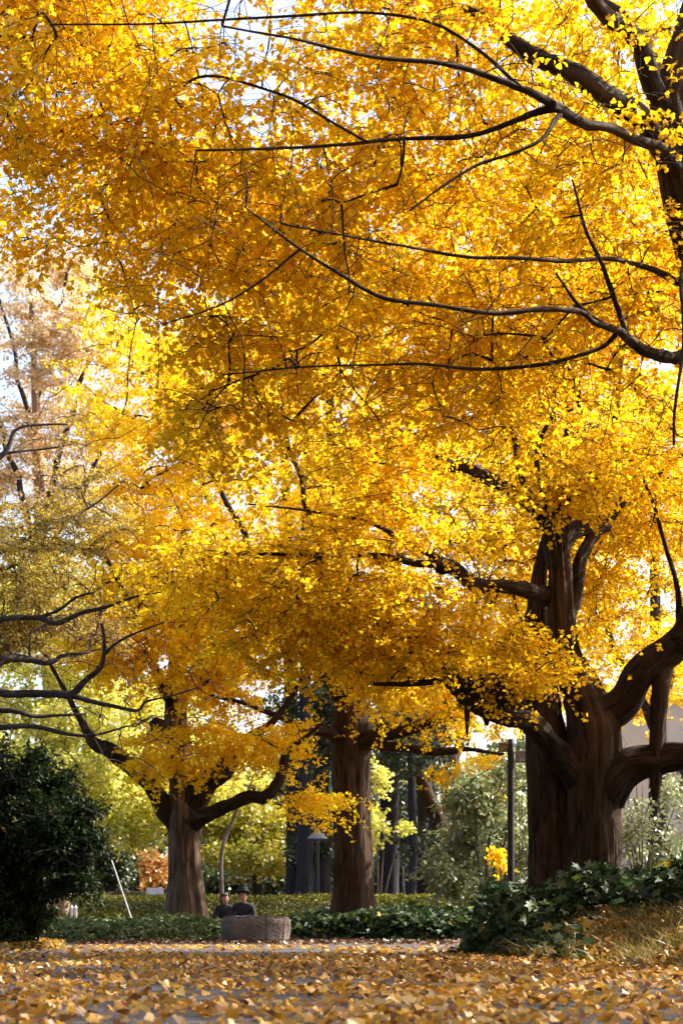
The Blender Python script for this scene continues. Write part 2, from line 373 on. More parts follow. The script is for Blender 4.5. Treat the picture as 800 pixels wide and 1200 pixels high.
# ------------------------------------------------------------------ ground, road, beds
def smooth01(t): t = np.clip(t, 0, 1); return t * t * (3 - 2 * t)
def poly_sdf(pts, poly):
    """signed distance, positive inside"""
    poly = np.asarray(poly, float); x, y = pts[:, 0], pts[:, 1]
    dmin = np.full(len(pts), 1e9); ins = np.zeros(len(pts), bool)
    for i in range(len(poly)):
        a, b = poly[i], poly[(i + 1) % len(poly)]
        e = b - a; w = pts[:, :2] - a
        t = np.clip((w @ e) / (e @ e), 0, 1)
        dmin = np.minimum(dmin, np.linalg.norm(w - t[:, None] * e, axis=1))
        c = ((a[1] > y) != (b[1] > y)) & (x < (b[0] - a[0]) * (y - a[1]) / (b[1] - a[1] + 1e-12) + a[0])
        ins ^= c
    return np.where(ins, dmin, -dmin)
def fbm(pts, sc, seed=0.0):
    return np.array([noise.noise(Vector((float(p[0]) * sc + seed, float(p[1]) * sc, seed))) for p in pts])

BED_R = [(1.25, 18.3), (1.55, 16.2), (2.15, 14.4), (3.05, 12.4), (14, 10.5), (16, 24), (1.6, 22.5)]
BED_M = [(-0.95, 27.6), (0.2, 26.9), (1.5, 26.2), (3.5, 25.2), (14, 25.2), (14, 32), (-1.6, 32)]
BED_L = [(-14, 25.0), (-5.2, 25.3), (-3.4, 25.9), (-1.6, 26.2), (-0.97, 27.6), (-1.3, 34.6), (-14, 34.6)]
BED_E = [(-14, 19.0), (-4.2, 19.4), (-3.35, 20.6), (-3.6, 22.2), (-14, 23)]
def bed_h(xy, poly, top, w):
    s = poly_sdf(xy, poly)
    return s, top * smooth01(s / w) + 0.03 * fbm(xy, 1.3) * smooth01(s / 0.5)
BEDS = {'r': (BED_R, 0.50, 1.3), 'm': (BED_M, 0.16, 2.0), 'l': (BED_L, 0.12, 2.0), 'e': (BED_E, 0.10, 1.5)}
def bed_mesh(name, key, mat, step=0.16):
    poly, top, w = BEDS[key]
    a = np.array(poly); x0, y0 = a.min(0); x1, y1 = a.max(0)
    xs = np.arange(x0 - .2, x1 + .2, step); ys = np.arange(y0 - .2, y1 + .2, step)
    X, Y = np.meshgrid(xs, ys, indexing='ij'); xy = np.stack([X.ravel(), Y.ravel()], 1)
    s, z = bed_h(xy, poly, top, w)
    z = np.where(s > 0, z + 0.01, -0.05)
    nx, ny = X.shape
    i, j = np.meshgrid(np.arange(nx - 1), np.arange(ny - 1), indexing='ij')
    F = np.stack([i * ny + j, (i + 1) * ny + j, (i + 1) * ny + j + 1, i * ny + j + 1], -1).reshape(-1, 4)
    F = F[(s[F] > -0.05).any(axis=1)]
    used = np.unique(F); mp = np.full(len(xy), -1); mp[used] = np.arange(len(used))
    o = mesh_obj(name, np.column_stack([xy, z])[used], mp[F], mat)
    return tag(o, kind='structure')

def sheet(name, x0, x1, y0, y1, z, mat):
    V = np.array([(x0, y0, z), (x1, y0, z), (x1, y1, z), (x0, y1, z)])
    o = mesh_obj(name, V, np.array([[0, 1, 2, 3]]), mat); return tag(o, kind='structure')

M['soil'] = noise_mat('soil_with_leaf_litter', [(0.25, (0.035, 0.022, 0.013)), (0.5, (0.09, 0.055, 0.03)), (0.75, (0.17, 0.10, 0.05))], 3.0, 0.95, 0.8, 0.03)
M['asphalt'] = noise_mat('worn_asphalt', [(0.25, (0.026, 0.026, 0.031)), (0.55, (0.048, 0.047, 0.052)), (0.8, (0.085, 0.082, 0.084))], 2.0, 0.9, 0.6, 0.006)
sheet('ground', -400, 400, -60, 900, -0.006, M['soil'])
sheet('path', -60, 60, -6, 25.4, 0.0, M['asphalt'])
bed_mesh('planting_bed_right', 'r', M['soil']); bed_mesh('planting_bed_middle', 'm', M['soil'])
bed_mesh('planting_bed_left', 'l', M['soil']); bed_mesh('planting_bed_bush', 'e', M['soil'])

# ---- fallen leaves
def in_any(xy, m=0.0):
    s = np.full(len(xy), -9.0)
    for k in BEDS: s = np.maximum(s, poly_sdf(xy, BEDS[k][0]))
    return s > m
def view_xy(n, d0, d1, spread=0.215, extra=0.8, p=2.0):
    d = (d0 ** p + (d1 ** p - d0 ** p) * RNG.random(n)) ** (1 / p)
    return np.column_stack([RNG.uniform(-1, 1, n) * (d * spread + extra), d])
def ground_leaves(xy, z, size, shape, tint, lift=0.35):
    n = len(xy)
    up = np.array([0, 0, 1.0]) + RNG.normal(size=(n, 3)) * np.array([lift, lift, 0.0])
    ax = RNG.normal(size=(n, 3)) * np.array([1, 1, 0.0]); ax = norm(ax)
    up = norm(up); ax = norm(ax - up * np.sum(ax * up, axis=1, keepdims=True))
    b = np.column_stack([xy, z]) - ax * size[:, None] * 0.5
    b[:, 2] += np.abs(ax[:, 2]) * size * 0.5 + 0.006 + RNG.random(n) * 0.012
    return leaves(b, ax, up, size, tint, shape, curl=RNG.normal(0, 2.2, n))
xy = view_xy(48000, 5.6, 19.0)
dens = 0.40 + 0.22 * smooth01((11 - xy[:, 1]) / 4) + 0.95 * fbm(xy, 0.9, 3.1) + 0.35 * fbm(xy, 3.0, 8.0)
edge = smooth01((18.5 - xy[:, 1]) / 3.5)
keep = (RNG.random(len(xy)) < np.clip(dens, 0.12, 1.0) * (0.12 + 0.88 * edge) * np.where(xy[:, 0] > 0, 0.9, 0.6)) & ~in_any(xy, 0.05)
xy = xy[keep]
a = ground_leaves(xy, np.zeros(len(xy)), 0.055 * RNG.uniform(0.6, 1.2, len(xy)), 'fan', np.clip(RNG.normal(0.52, 0.28, len(xy)), 0, 1), 0.6)
xy2 = view_xy(7000, 17.0, 22.6)
k2 = (RNG.random(len(xy2)) < np.clip(0.22 + 0.8 * fbm(xy2, 0.6, 1.0), 0.05, 1)) & ~in_any(xy2, 0.05); xy2 = xy2[k2]
b = ground_leaves(xy2, np.zeros(len(xy2)), 0.066 * RNG.uniform(0.65, 1.2, len(xy2)), 'fan', np.clip(RNG.normal(0.5, 0.26, len(xy2)), 0, 1), 0.3)
o = mesh_obj('fallen_leaves', np.vstack([a[0], b[0]]), np.vstack([a[1], b[1] + len(a[0])]), M['fallen'], tint=np.concatenate([a[2], b[2]]))
tag(o, 'fallen yellow ginkgo leaves scattered over the grey path', 'fallen leaves', kind='stuff')
# brown litter along the far edge of the path and on the lawn behind
xy = view_xy(26000, 23.6, 36.0, 0.22, 1.0)
inm = np.zeros(len(xy), bool)
for k in 'ml': inm |= poly_sdf(xy, BEDS[k][0]) > 0.45
keep = (~inm) & (RNG.random(len(xy)) < smooth01((xy[:, 1] - 23.4) / 1.6)); xy = xy[keep]
z = np.zeros(len(xy))
for k in 'mlr':
    s, h = bed_h(xy, *BEDS[k]); z = np.where(s > 0, h + 0.01, z)
v = ground_leaves(xy, z, 0.075 * RNG.uniform(0.6, 1.2, len(xy)), 'fan', np.clip(RNG.normal(0.5, 0.25, len(xy)), 0, 1), 0.5)
tag(mesh_obj('leaf_litter', v[0], v[1], M['litter'], tint=v[2]), 'brown leaf litter piled along the far edge of the path', 'leaf litter', kind='stuff')

# ---- ivy and ground cover
def bed_points(key, n, box, smin=0.0):
    poly, top, w = BEDS[key]
    xy = np.column_stack([RNG.uniform(box[0], box[1], n), RNG.uniform(box[2], box[3], n)])
    s, z = bed_h(xy, poly, top, w); k = s > smin
    return xy[k], z[k], s[k]
def cover(name, sets, mat, shape, label, cat, stems=None):
    V, F, T, off = [], [], [], 0
    for (xy, z, hgt, size, tint, face) in sets:
        n = len(xy)
        base = np.column_stack([xy, z + hgt])
        nr = norm(np.array([0, -0.45, 0.75]) * face + RNG.normal(size=(n, 3)) * 0.5)
        ax = norm(RNG.normal(size=(n, 3)) * np.array([1, 1, .5]) + np.array([0, -0.5, -0.35]))
        v, f, t = leaves(base, ax, nr, size, tint, shape, curl=RNG.uniform(0.3, 2.2, n))
        V.append(v); F.append(f + off); T.append(t); off += len(v)
    return tag(mesh_obj(name, np.vstack(V), np.vstack(F), mat, tint=np.concatenate(T)), label, cat, kind='stuff')
def front(xy):
    """how far behind the front edge of the right-hand bed"""
    return xy[:, 1] - np.interp(xy[:, 0], [1.25, 1.55, 2.15, 3.05, 14], [17.5, 16.2, 14.4, 12.4, 10.5])
def height_field(xy, s, hmax, w, sc, seed):
    return hmax * smooth01(s / w) * np.clip(0.72 + 0.55 * fbm(xy, sc, seed), 0.15, 1.25)
# right-hand ivy: all of the bed except the sunny grassy slope in front of it
xy, z, s = bed_points('r', 60000, (1.2, 7.5, 12.0, 22.0))
grass_side = smooth01((xy[:, 0] - 1.75) / 0.5) * (1 - smooth01((front(xy) - 2.1 - 0.5 * fbm(xy, 1.1, 4.0)) / 0.6))
k = (RNG.random(len(xy)) > grass_side) & (RNG.random(len(xy)) < 0.62); xy, z, s = xy[k], z[k], s[k]
hm = height_field(xy, s, 0.46 + 0.22 * (1 - smooth01((xy[:, 0] - 1.6) / 0.9)), 0.30, 1.1, 2.0)
h = hm * RNG.random(len(xy)) ** 0.45
szs = RNG.uniform(0.06, 0.135, len(xy)); tn = np.clip(RNG.normal(0.42, 0.25, len(xy)) + 0.2 * fbm(xy, 1.5, 6.0), 0, 1)
sets = [(xy, z, h, szs, tn, 1.0)]
xy, z, s = bed_points('m', 16000, (-1.5, 3.6, 26.0, 29.4))
h = height_field(xy, s, 0.50, 0.35, 0.9, 5.0) * RNG.random(len(xy)) ** 0.5
sets.append((xy, z, h, RNG.uniform(0.07, 0.14, len(xy)), np.clip(RNG.normal(0.45, 0.25, len(xy)), 0, 1), 1.0))
cover('ivy', sets, M['ivy'], 'lobe', 'dark glossy ivy covering the mounds around the ginkgo trunks', 'ivy')
xy, z, s = bed_points('l', 20000, (-7.5, -0.9, 25.0, 29.0))
h = height_field(xy, s, 0.34, 0.5, 0.9, 9.0) * RNG.random(len(xy)) ** 0.5
cover('ground_cover', [(xy, z, h, RNG.uniform(0.07, 0.13, len(xy)), np.clip(RNG.normal(0.5, 0.28, len(xy)), 0, 1), 1.0)], M['cover'], 'oval',
      'low green leafy ground cover along the far left edge of the path', 'ground cover')
# dry grass and weeds on the sunny slope, and at the foot of the bush
def blades(n, key, box, cond, hh):
    xy, z, s = bed_points(key, n, box); k = cond(xy, s); xy, z = xy[k], z[k]; n = len(xy)
    d = norm(np.column_stack([RNG.normal(size=(n, 2)) * 0.55, np.ones(n)])); L = hh * RNG.uniform(0.3, 1.1, n)
    b = np.column_stack([xy, z]); sd = norm(np.cross(d, RNG.normal(size=(n, 3)))); w = 0.0045
    mid = b + d * L[:, None] * 0.55; tip = b + d * L[:, None] + np.column_stack([RNG.normal(size=(n, 2)), -np.ones(n) * 0.5]) * L[:, None] * 0.28
    V = np.stack([b - sd * w, b + sd * w, mid + sd * w * .8, mid - sd * w * .8, tip], 1).reshape(-1, 3)
    o = (np.arange(n) * 5)[:, None]
    return V, np.array([[0, 1, 2, 3]]) + o, np.array([[3, 2, 4]]) + o, np.clip(RNG.normal(0.55, 0.3, n), 0, 1)
ga = blades(90000, 'r', (1.6, 6.0, 11.5, 17.5), lambda xy, s: (front(xy) < 2.6 + 0.5 * fbm(xy, 1.1, 4.0)) & (xy[:, 0] > 1.55) & (RNG.random(len(xy)) < 0.4 + 0.8 * fbm(xy, 1.6, 3.0)), 0.24)
gb = blades(9000, 'e', (-6, -3.2, 18.5, 22.5), lambda xy, s: RNG.random(len(xy)) < 0.6, 0.16)
V = np.vstack([ga[0], gb[0]]); n1 = len(ga[0])
tag(mesh_obj('dry_grass', V, [np.vstack([ga[1], gb[1] + n1]), np.vstack([ga[2], gb[2] + n1])], M['grass'],
             tint=np.concatenate([ga[3], gb[3], ga[3], gb[3]])), 'dry grass and weeds with fallen leaves on the sunny bank', 'grass', kind='stuff')
xy, z, s = bed_points('r', 17000, (1.6, 6.0, 11.0, 17.5)); k = RNG.random(len(xy)) < 0.75 * smooth01((3.2 - front(xy)) / 1.2); xy, z = xy[k], z[k]
a = ground_leaves(xy, z + RNG.random(len(xy)) ** 2 * 0.07, 0.066 * RNG.uniform(0.65, 1.2, len(xy)), 'fan', np.clip(RNG.normal(0.6, 0.26, len(xy)), 0, 1), 0.7)
xy, z, s = bed_points('e', 4500, (-6, -3.2, 18.5, 22.5))
b = ground_leaves(xy, z + RNG.random(len(xy)) ** 2 * 0.07, 0.066 * RNG.uniform(0.65, 1.2, len(xy)), 'fan', np.clip(RNG.normal(0.6, 0.26, len(xy)), 0, 1), 0.7)
tag(mesh_obj('fallen_leaves', np.vstack([a[0], b[0]]), np.vstack([a[1], b[1] + len(a[0])]), M['fallen'], tint=np.concatenate([a[2], b[2]])),
    'fallen yellow leaves caught in the grass of the banks', 'fallen leaves', kind='stuff')

# ------------------------------------------------------------------ the ginkgos
# A: overhanging tree whose trunk stands just right of the view
A_trunk = [[(905, 1088, 13.6, 100), (893, 1000, 13.6, 84), (885, 800, 13.6, 76), (868, 560, 13.6, 66), (842, 380, 13.5, 60), (815, 270, 13.4, 58), (796, 190, 13.3, 52), (786, 120, 13.3, 46), (806, 40, 13.4, 36), (835, -80, 13.6, 26), (845, -240, 13.8, 14)]]
A_limbs = [
 [(786, 140, 13.3, 34), (745, 62, 13.1, 27), (700, 8, 12.9, 22), (650, -50, 12.7, 17), (590, -110, 12.4, 11)],
 [(792, 185, 13.3, 36), (735, 124, 13.0, 31), (680, 90, 12.9, 29), (640, 66, 12.9, 25), (605, 48, 13.0, 20), (560, 22, 13.3, 12), (500, -10, 13.6, 6)],
 [(800, 205, 13.3, 26), (770, 172, 13.0, 17), (720, 148, 12.7, 14), (662, 132, 12.4, 15), (652, 130, 12.3, 15)],
 [(656, 131, 12.35, 14), (610, 103, 12.1, 10), (560, 85, 11.9, 9), (500, 72, 11.7, 7), (440, 66, 11.5, 6), (350, 48, 11.2, 4), (260, 30, 11, 3)],
 [(656, 131, 12.35, 13), (605, 143, 12.4, 8), (540, 158, 12.4, 7), (480, 164, 12.4, 6), (410, 168, 12.3, 5), (320, 172, 12.2, 4), (230, 176, 12.1, 3)],
 [(660, 135, 12.4, 9), (640, 162, 12.2, 6), (610, 175, 12.1, 5), (560, 192, 12.0, 5), (520, 216, 11.9, 4), (480, 248, 11.8, 3)],
 [(842, 450, 13.5, 30), (800, 430, 13.2, 22), (755, 410, 13.0, 16), (725, 396, 12.8, 12), (700, 379, 12.6, 9), (680, 362, 12.5, 8), (640, 366, 12.3, 8), (590, 370, 12.1, 7), (530, 362, 11.9, 6), (450, 346, 11.7, 6), (400, 318, 11.5, 5), (350, 290, 11.3, 4), (288, 244, 11.1, 3)],
 [(725, 396, 12.8, 8), (700, 376, 12.7, 7), (675, 350, 12.6, 5), (652, 318, 12.5, 4)],
 [(720, 397, 12.8, 8), (700, 412, 12.9, 6), (640, 426, 12.9, 6), (560, 432, 12.9, 5), (480, 426, 12.8, 4), (360, 430, 12.6, 3), (260, 440, 12.5, 2)],
 [(800, 330, 13.4, 12), (740, 310, 13.1, 7), (660, 302, 12.7, 6), (560, 300, 12.3, 5), (490, 292, 12.1, 4), (420, 280, 11.9, 3), (330, 262, 11.7, 2.5)],
 [(355, 292, 11.32, 4), (300, 335, 11.3, 3), (250, 362, 11.3, 2.5), (190, 380, 11.3, 2)],
 [(790, 120, 13.3, 22), (720, 20, 14.2, 14), (560, -60, 15.0, 9), (380, -100, 15.5, 6), (200, -80, 15.8, 4)],
 [(612, 103, 12.1, 6), (560, 60, 12.0, 5), (480, 20, 12.0, 4), (340, 20, 12, 4), (180, 28, 12, 3), (60, 30, 12, 2.5)],
 [(430, 168, 12.3, 4), (330, 110, 12.6, 4), (240, 90, 12.8, 4), (190, 120, 13.0, 5), (135, 148, 13.2, 4)],
 [(815, 270, 13.4, 14), (800, 300, 12.5, 9), (796, 420, 11.9, 6), (790, 520, 11.7, 4)],
 [(735, 398, 12.9, 9), (722, 360, 12.9, 8), (705, 310, 12.8, 7), (684, 264, 12.7, 5), (670, 210, 12.6, 3)],
]
A_blobs = [(60, 150, 12.2, 230, 135, 1.4, 125), (260, 160, 12.4, 250, 190, 1.6, 120), (300, 350, 12.6, 160, 125, 1.1, 40), (270, 450, 12.6, 100, 85, 0.9, 22),
           (520, 200, 12.8, 260, 230, 1.8, 150), (470, 410, 12.8, 200, 90, 1.2, 42), (650, 420, 13.2, 190, 110, 1.6, 62), (740, 200, 13.3, 120, 240, 1.8, 70),
           (90, 30, 12.6, 180, 90, 1.4, 90), (150, 210, 13.6, 200, 80, 1.0, 50), (420, 20, 12.4, 220, 100, 1.4, 50)]
A_limbs = [[(a, b, d - 0.55 * min(1, max(0, (790 - a) / 120)), w * 0.76) for (a, b, d, w) in l] for l in A_limbs]
A_blobs = [(a, b, d + 0.75, rx, ry, rd, n) for (a, b, d, rx, ry, rd, n) in A_blobs]
A_coarse = [(1080, 250, 14.5, 230, 380, 3.0, 120), (1350, 150, 15.0, 280, 420, 3.0, 90), (700, -350, 13.8, 600, 260, 3.5, 34), (300, -2900, 4.5, 1500, 700, 4.0, 80), (1800, -300, 9.5, 700, 520, 3.4, 210)]  # unseen sprays out of frame, added to shade the ground and block sky
tree('ginkgo_tree', 'nearest golden ginkgo, branches overhanging the whole upper view from just out of frame', (A_trunk[0][0] and P(905, 1072, 13.6) * np.array([1, 1, 0])),
     A_trunk, A_limbs, A_blobs, 'ginkgo', 0.050, per=(7, 15), sr=0.62, rtip=0.0027, droop=0.30, group='golden ginkgo trees', seed=1.0, zmin=4.0, tint_mu=0.42, thresh=-0.2, coarse=A_coarse, bare=1700)

# B: the big two-stemmed ginkgo on the ivy mound
B_trunk = [
 [(648, 1090, 18.1, 62), (648, 1020, 18.1, 55), (646, 960, 18.1, 52), (643, 900, 18.1, 50), (637, 840, 18.15, 42), (629, 780, 18.2, 33), (628, 720, 18.3, 23), (634, 660, 18.4, 14), (652, 590, 18.5, 13), (665, 500, 18.6, 9), (670, 400, 18.7, 6)],
 [(693, 1090, 17.9, 72), (693, 1020, 17.9, 64), (694, 960, 17.9, 62), (696, 900, 17.9, 61), (694, 850, 17.9, 60), (680, 808, 17.85, 44), (663, 770, 17.8, 34), (657, 720, 17.8, 30), (655, 660, 17.8, 25), (652, 615, 17.8, 18), (642, 560, 17.9, 10), (632, 500, 18.0, 7), (640, 400, 18, 5)]]
B_limbs = [
 [(658, 745, 17.8, 24), (672, 690, 17.9, 17), (690, 630, 18.1, 13), (708, 560, 18.3, 10), (722, 480, 18.5, 6), (730, 400, 18.6, 3)],
 [(652, 670, 17.8, 18), (630, 610, 17.9, 12), (606, 545, 18.0, 9), (592, 470, 18.1, 5), (585, 400, 18.2, 3)],
 [(654, 655, 17.8, 16), (662, 590, 17.7, 11), (672, 520, 17.6, 8), (678, 440, 17.5, 4)],
 [(690, 935, 18.0, 46), (668, 893, 17.75, 34), (645, 868, 17.5, 27), (615, 850, 17.3, 23), (585, 836, 17.1, 23), (562, 822, 17.0, 26), (545, 810, 16.9, 24), (528, 802, 16.8, 16), (500, 797, 16.6, 8), (440, 800, 16.4, 4)],
 [(640, 704, 17.9, 22), (620, 700, 17.6, 17), (590, 692, 17.3, 15), (560, 680, 17.1, 16), (530, 666, 16.9, 16), (500, 660, 16.7, 9), (420, 655, 16.4, 6), (330, 650, 16.1, 4), (240, 650, 15.9, 3)],
 [(652, 640, 17.9, 16), (610, 580, 17.8, 14), (560, 558, 17.6, 14), (520, 545, 17.4, 13), (500, 520, 17.2, 11), (470, 505, 17.0, 8), (440, 530, 16.8, 3)],
 [(655, 650, 17.8, 18), (670, 625, 18.0, 20), (700, 610, 18.3, 18), (715, 595, 18.5, 12), (745, 575, 18.8, 9), (790, 540, 19, 6), (850, 480, 19.2, 4)],
 [(700, 850, 17.9, 50), (716, 835, 17.85, 40), (740, 805, 17.8, 36), (765, 778, 17.75, 36), (790, 755, 17.7, 34), (820, 715, 17.6, 30), (860, 640, 17.5, 22), (900, 560, 17.4, 14)],
 [(705, 940, 17.9, 50), (730, 912, 17.8, 42), (750, 897, 17.75, 36), (775, 888, 17.7, 34), (810, 878, 17.6, 32), (860, 860, 17.4, 26), (940, 830, 17.2, 16)],
 [(660, 690, 17.8, 12), (640, 610, 17.6, 8), (632, 530, 17.4, 5), (655, 470, 17.2, 4)],
 [(560, 680, 17.1, 8), (450, 620, 16.6, 5), (380, 600, 16.3, 3), (290, 590, 16, 2)],
 [(795, 750, 17.7, 10), (790, 690, 17.6, 6), (770, 610, 17.5, 4), (745, 540, 17.5, 3)],
]
B_blobs = [(590, 795, 16.7, 60, 34, 0.35, 10), (612, 705, 17.3, 34, 60, 0.35, 12), (645, 545, 17.1, 100, 60, 0.6, 26), (640, 590, 19.8, 190, 110, 1.5, 120), (620, 560, 17.2, 120, 60, 0.8, 14), (640, 730, 19.8, 160, 80, 1.0, 50), (420, 670, 16.7, 150, 80, 1.2, 62), (560, 620, 17.0, 60, 34, 0.5, 9), (290, 660, 16.3, 140, 48, 0.8, 40),
           (400, 735, 16.6, 190, 55, 1.0, 60), (490, 765, 16.8, 110, 42, 0.9, 34), (760, 600, 19.6, 110, 160, 1.4, 96), (730, 520, 17.6, 90, 60, 0.8, 26), (690, 750, 16.9, 90, 60, 0.6, 5), (650, 430, 19.0, 230, 120, 1.6, 84),
           (450, 570, 17.3, 110, 70, 1.2, 40)]
B_root = tree('ginkgo_tree', 'big two-stemmed ginkgo with a hanging root, rising from the ivy mound beside the signpost', P(668, 1072, 18) * np.array([1, 1, 0]),
     B_trunk, B_limbs, B_blobs, 'ginkgo', 0.044, per=(8, 18), sr=0.66, rtip=0.0036, droop=0.28, group='golden ginkgo trees', seed=2.3, zmin=4.2, tint_mu=0.5, trunk_ridge=0.13, trunk_seg=72, limb_seg=28, thresh=-0.2, bare=420,
     coarse=[(1000, 560, 18.5, 160, 280, 2.5, 70), (660, 150, 20.5, 350, 200, 2.5, 120), (560, 280, 21.0, 320, 150, 1.8, 130), (700, 380, 21.0, 180, 120, 1.5, 60)])  # first clump is unseen at the right, added to shade the path
# hanging aerial root and the burrs under the left limb
B_base = P(668, 1072, 18) * np.array([1, 1, 0])
p, r = limb_arrays([(778, 760, 17.7, 26), (774, 800, 17.65, 22), (770, 850, 17.6, 18), (768, 900, 17.6, 14), (767, 930, 17.6, 10), (767, 938, 17.6, 4)], 7)
V, F, uv = tube(p, r, 16, ridge=0.08, lumps=0.15, seed=3.3); mesh_obj('aerial_root', V, F, M['bark_limb'], B_root, B_base, uv=uv)
for (a, b0, b1, w) in [(546, 815, 864, 8), (569, 825, 850, 15), (557, 822, 838, 12)]:
    p, r = limb_arrays([(a, b0, 16.95, w), (a + 1, (b0 + b1) / 2, 16.95, w * .8), (a + 1, b1, 16.95, w * .25)], 5)
    V, F, uv = tube(p, r, 12, lumps=0.35, seed=a); mesh_obj('burr', V, F, M['bark_limb'], B_root, B_base, uv=uv)
def burr(px, py, d, rpx, sq=0.8):
    bm = bmesh.new(); bmesh.ops.create_icosphere(bm, subdivisions=4, radius=1.0); r = rpx * d / FPX; c = Vector(P(px, py, d) - B_base)
    for v in bm.verts:
        q = v.co.copy(); f = 1 + .35 * noise.noise(q * 1.6 + Vector((px, 0, 0))) + .22 * noise.noise(q * 4.2) + .10 * noise.noise(q * 9)
        v.co = c + Vector((q.x, q.y, q.z * sq)) * (r * f)
    me = bpy.data.meshes.new('burr'); bm.to_mesh(me); bm.free(); me.polygons.foreach_set('use_smooth', [True] * len(me.polygons)); me.materials.append(M['burr'])
    o = bpy.data.objects.new('burr', me); C.objects.link(o); o.parent = B_root
for q in [(556, 818, 17.0, 20), (580, 808, 17.05, 24, 0.9), (598, 820, 17.15, 18), (545, 806, 16.9, 15), (520, 664, 16.9, 10), (800, 752, 17.65, 19)]: burr(*q)

# C: middle ginkgo
C_trunk = [[(414, 1080, 29, 56), (414, 1050, 29, 47), (413, 1000, 29, 43), (412, 940, 29, 42), (411, 880, 29, 44), (412, 850, 29, 48), (410, 820, 29, 34), (404, 760, 29, 26), (398, 680, 29.2, 20), (390, 560, 29.4, 14), (385, 420, 29.6, 7)]]
C_limbs = [
 [(420, 875, 29, 28), (440, 862, 28.7, 18), (468, 856, 28.4, 15), (498, 850, 28.1, 14), (522, 838, 27.9, 13), (528, 815, 27.7, 9), (545, 760, 27.5, 6), (560, 700, 27.3, 4)],
 [(440, 864, 28.8, 13), (458, 872, 28.5, 11), (490, 878, 28.2, 11), (525, 879, 28, 9), (555, 880, 27.8, 5), (590, 884, 27.6, 3)],
 [(405, 872, 29, 22), (385, 862, 28.7, 14), (362, 856, 28.4, 11), (340, 846, 28.1, 8), (300, 830, 27.8, 5), (240, 812, 27.4, 3)],
 [(408, 830, 29, 22), (370, 770, 28.6, 15), (330, 700, 28.2, 10), (280, 620, 27.8, 7), (240, 540, 27.5, 4)],
 [(410, 800, 29, 18), (440, 730, 29.3, 12), (470, 640, 29.6, 8), (490, 540, 29.8, 5)],
 [(404, 750, 29, 14), (380, 660, 28, 9), (350, 560, 27.2, 6), (330, 480, 26.8, 4)],
]
C_blobs = [(360, 700, 27.6, 170, 95, 2.0, 100), (300, 610, 28.2, 190, 95, 2.4, 130), (280, 510, 28.8, 180, 80, 2.4, 110), (410, 790, 27.6, 170, 42, 1.6, 66), (480, 560, 29, 160, 120, 2.4, 80), (330, 400, 29.4, 260, 100, 2.4, 90), (300, 790, 27.2, 90, 45, 1.3, 36), (530, 800, 28, 110, 60, 1.4, 34), (620, 660, 29.6, 130, 130, 2.2, 90)]
tree('ginkgo_tree', 'straight single-stemmed ginkgo in the middle, standing in ivy between the stone block and the signpost', P(414, 1072, 29) * np.array([1, 1, 0]),
     C_trunk, C_limbs, C_blobs, 'ginkgo_far', 0.054, per=(7, 30), sr=0.84, rtip=0.006, droop=0.30, group='golden ginkgo trees', seed=4.1, zmin=3.6, tint_mu=0.5, keep_sub=False, trunk_ridge=0.10, trunk_seg=48)

# D: left ginkgo
D_trunk = [[(218, 1090, 28.5, 62), (218, 1060, 28.5, 46), (217, 1020, 28.5, 36), (216, 985, 28.5, 35), (217, 958, 28.5, 43), (214, 925, 28.5, 30), (211, 890, 28.5, 28), (207, 855, 28.5, 27), (206, 800, 28.6, 20), (210, 720, 28.8, 13), (215, 620, 29, 6)]]
D_limbs = [
 [(214, 972, 28.5, 30), (192, 945, 28.4, 22), (172, 918, 28.3, 19), (150, 898, 28.2, 18), (128, 880, 28.1, 18), (108, 868, 28, 13), (92, 845, 27.9, 8), (70, 800, 27.7, 5), (40, 740, 27.5, 3)],
 [(222, 958, 28.5, 34), (240, 925, 28.4, 28), (262, 902, 28.3, 24), (280, 880, 28.2, 18), (300, 862, 28, 11), (330, 830, 27.8, 7), (360, 780, 27.6, 4)],
 [(224, 962, 28.4, 24), (248, 952, 28.1, 17), (272, 946, 27.8, 15), (300, 936, 27.5, 15), (318, 924, 27.3, 14), (330, 906, 27.2, 11), (338, 888, 27.1, 10), (350, 868, 27, 6), (380, 845, 26.8, 3)],
 [(206, 870, 28.5, 22), (196, 858, 28.3, 20), (186, 852, 28.1, 20), (182, 850, 28.0, 14)],
 [(207, 850, 28.5, 14), (180, 780, 28.2, 9), (150, 700, 28, 6), (120, 640, 27.8, 4)],
 [(258, 955, 27.95, 9), (238, 957, 27.8, 7), (215, 962, 27.6, 3)],
]
D_blobs = [(190, 760, 28.2, 120, 60, 1.8, 80), (230, 690, 28.6, 110, 80, 1.8, 70), (225, 885, 27.8, 75, 42, 0.9, 36), (300, 868, 27.6, 80, 30, 1.0, 34), (140, 650, 29, 90, 80, 1.8, 44), (350, 930, 27.2, 50, 18, 0.6, 12), (100, 790, 28.4, 90, 40, 1.5, 24)]
tree('ginkgo_tree', 'forked ginkgo with a spreading low limb on each side, behind the left ground cover', P(218, 1072, 28.5) * np.array([1, 1, 0]),
     D_trunk, D_limbs, D_blobs, 'ginkgo_far', 0.054, per=(7, 27), sr=0.72, rtip=0.006, droop=0.28, group='golden ginkgo trees', seed=6.2, zmin=3.4, tint_mu=0.5, keep_sub=False, trunk_ridge=0.10, trunk_seg=48, bark='bark_sunlit')

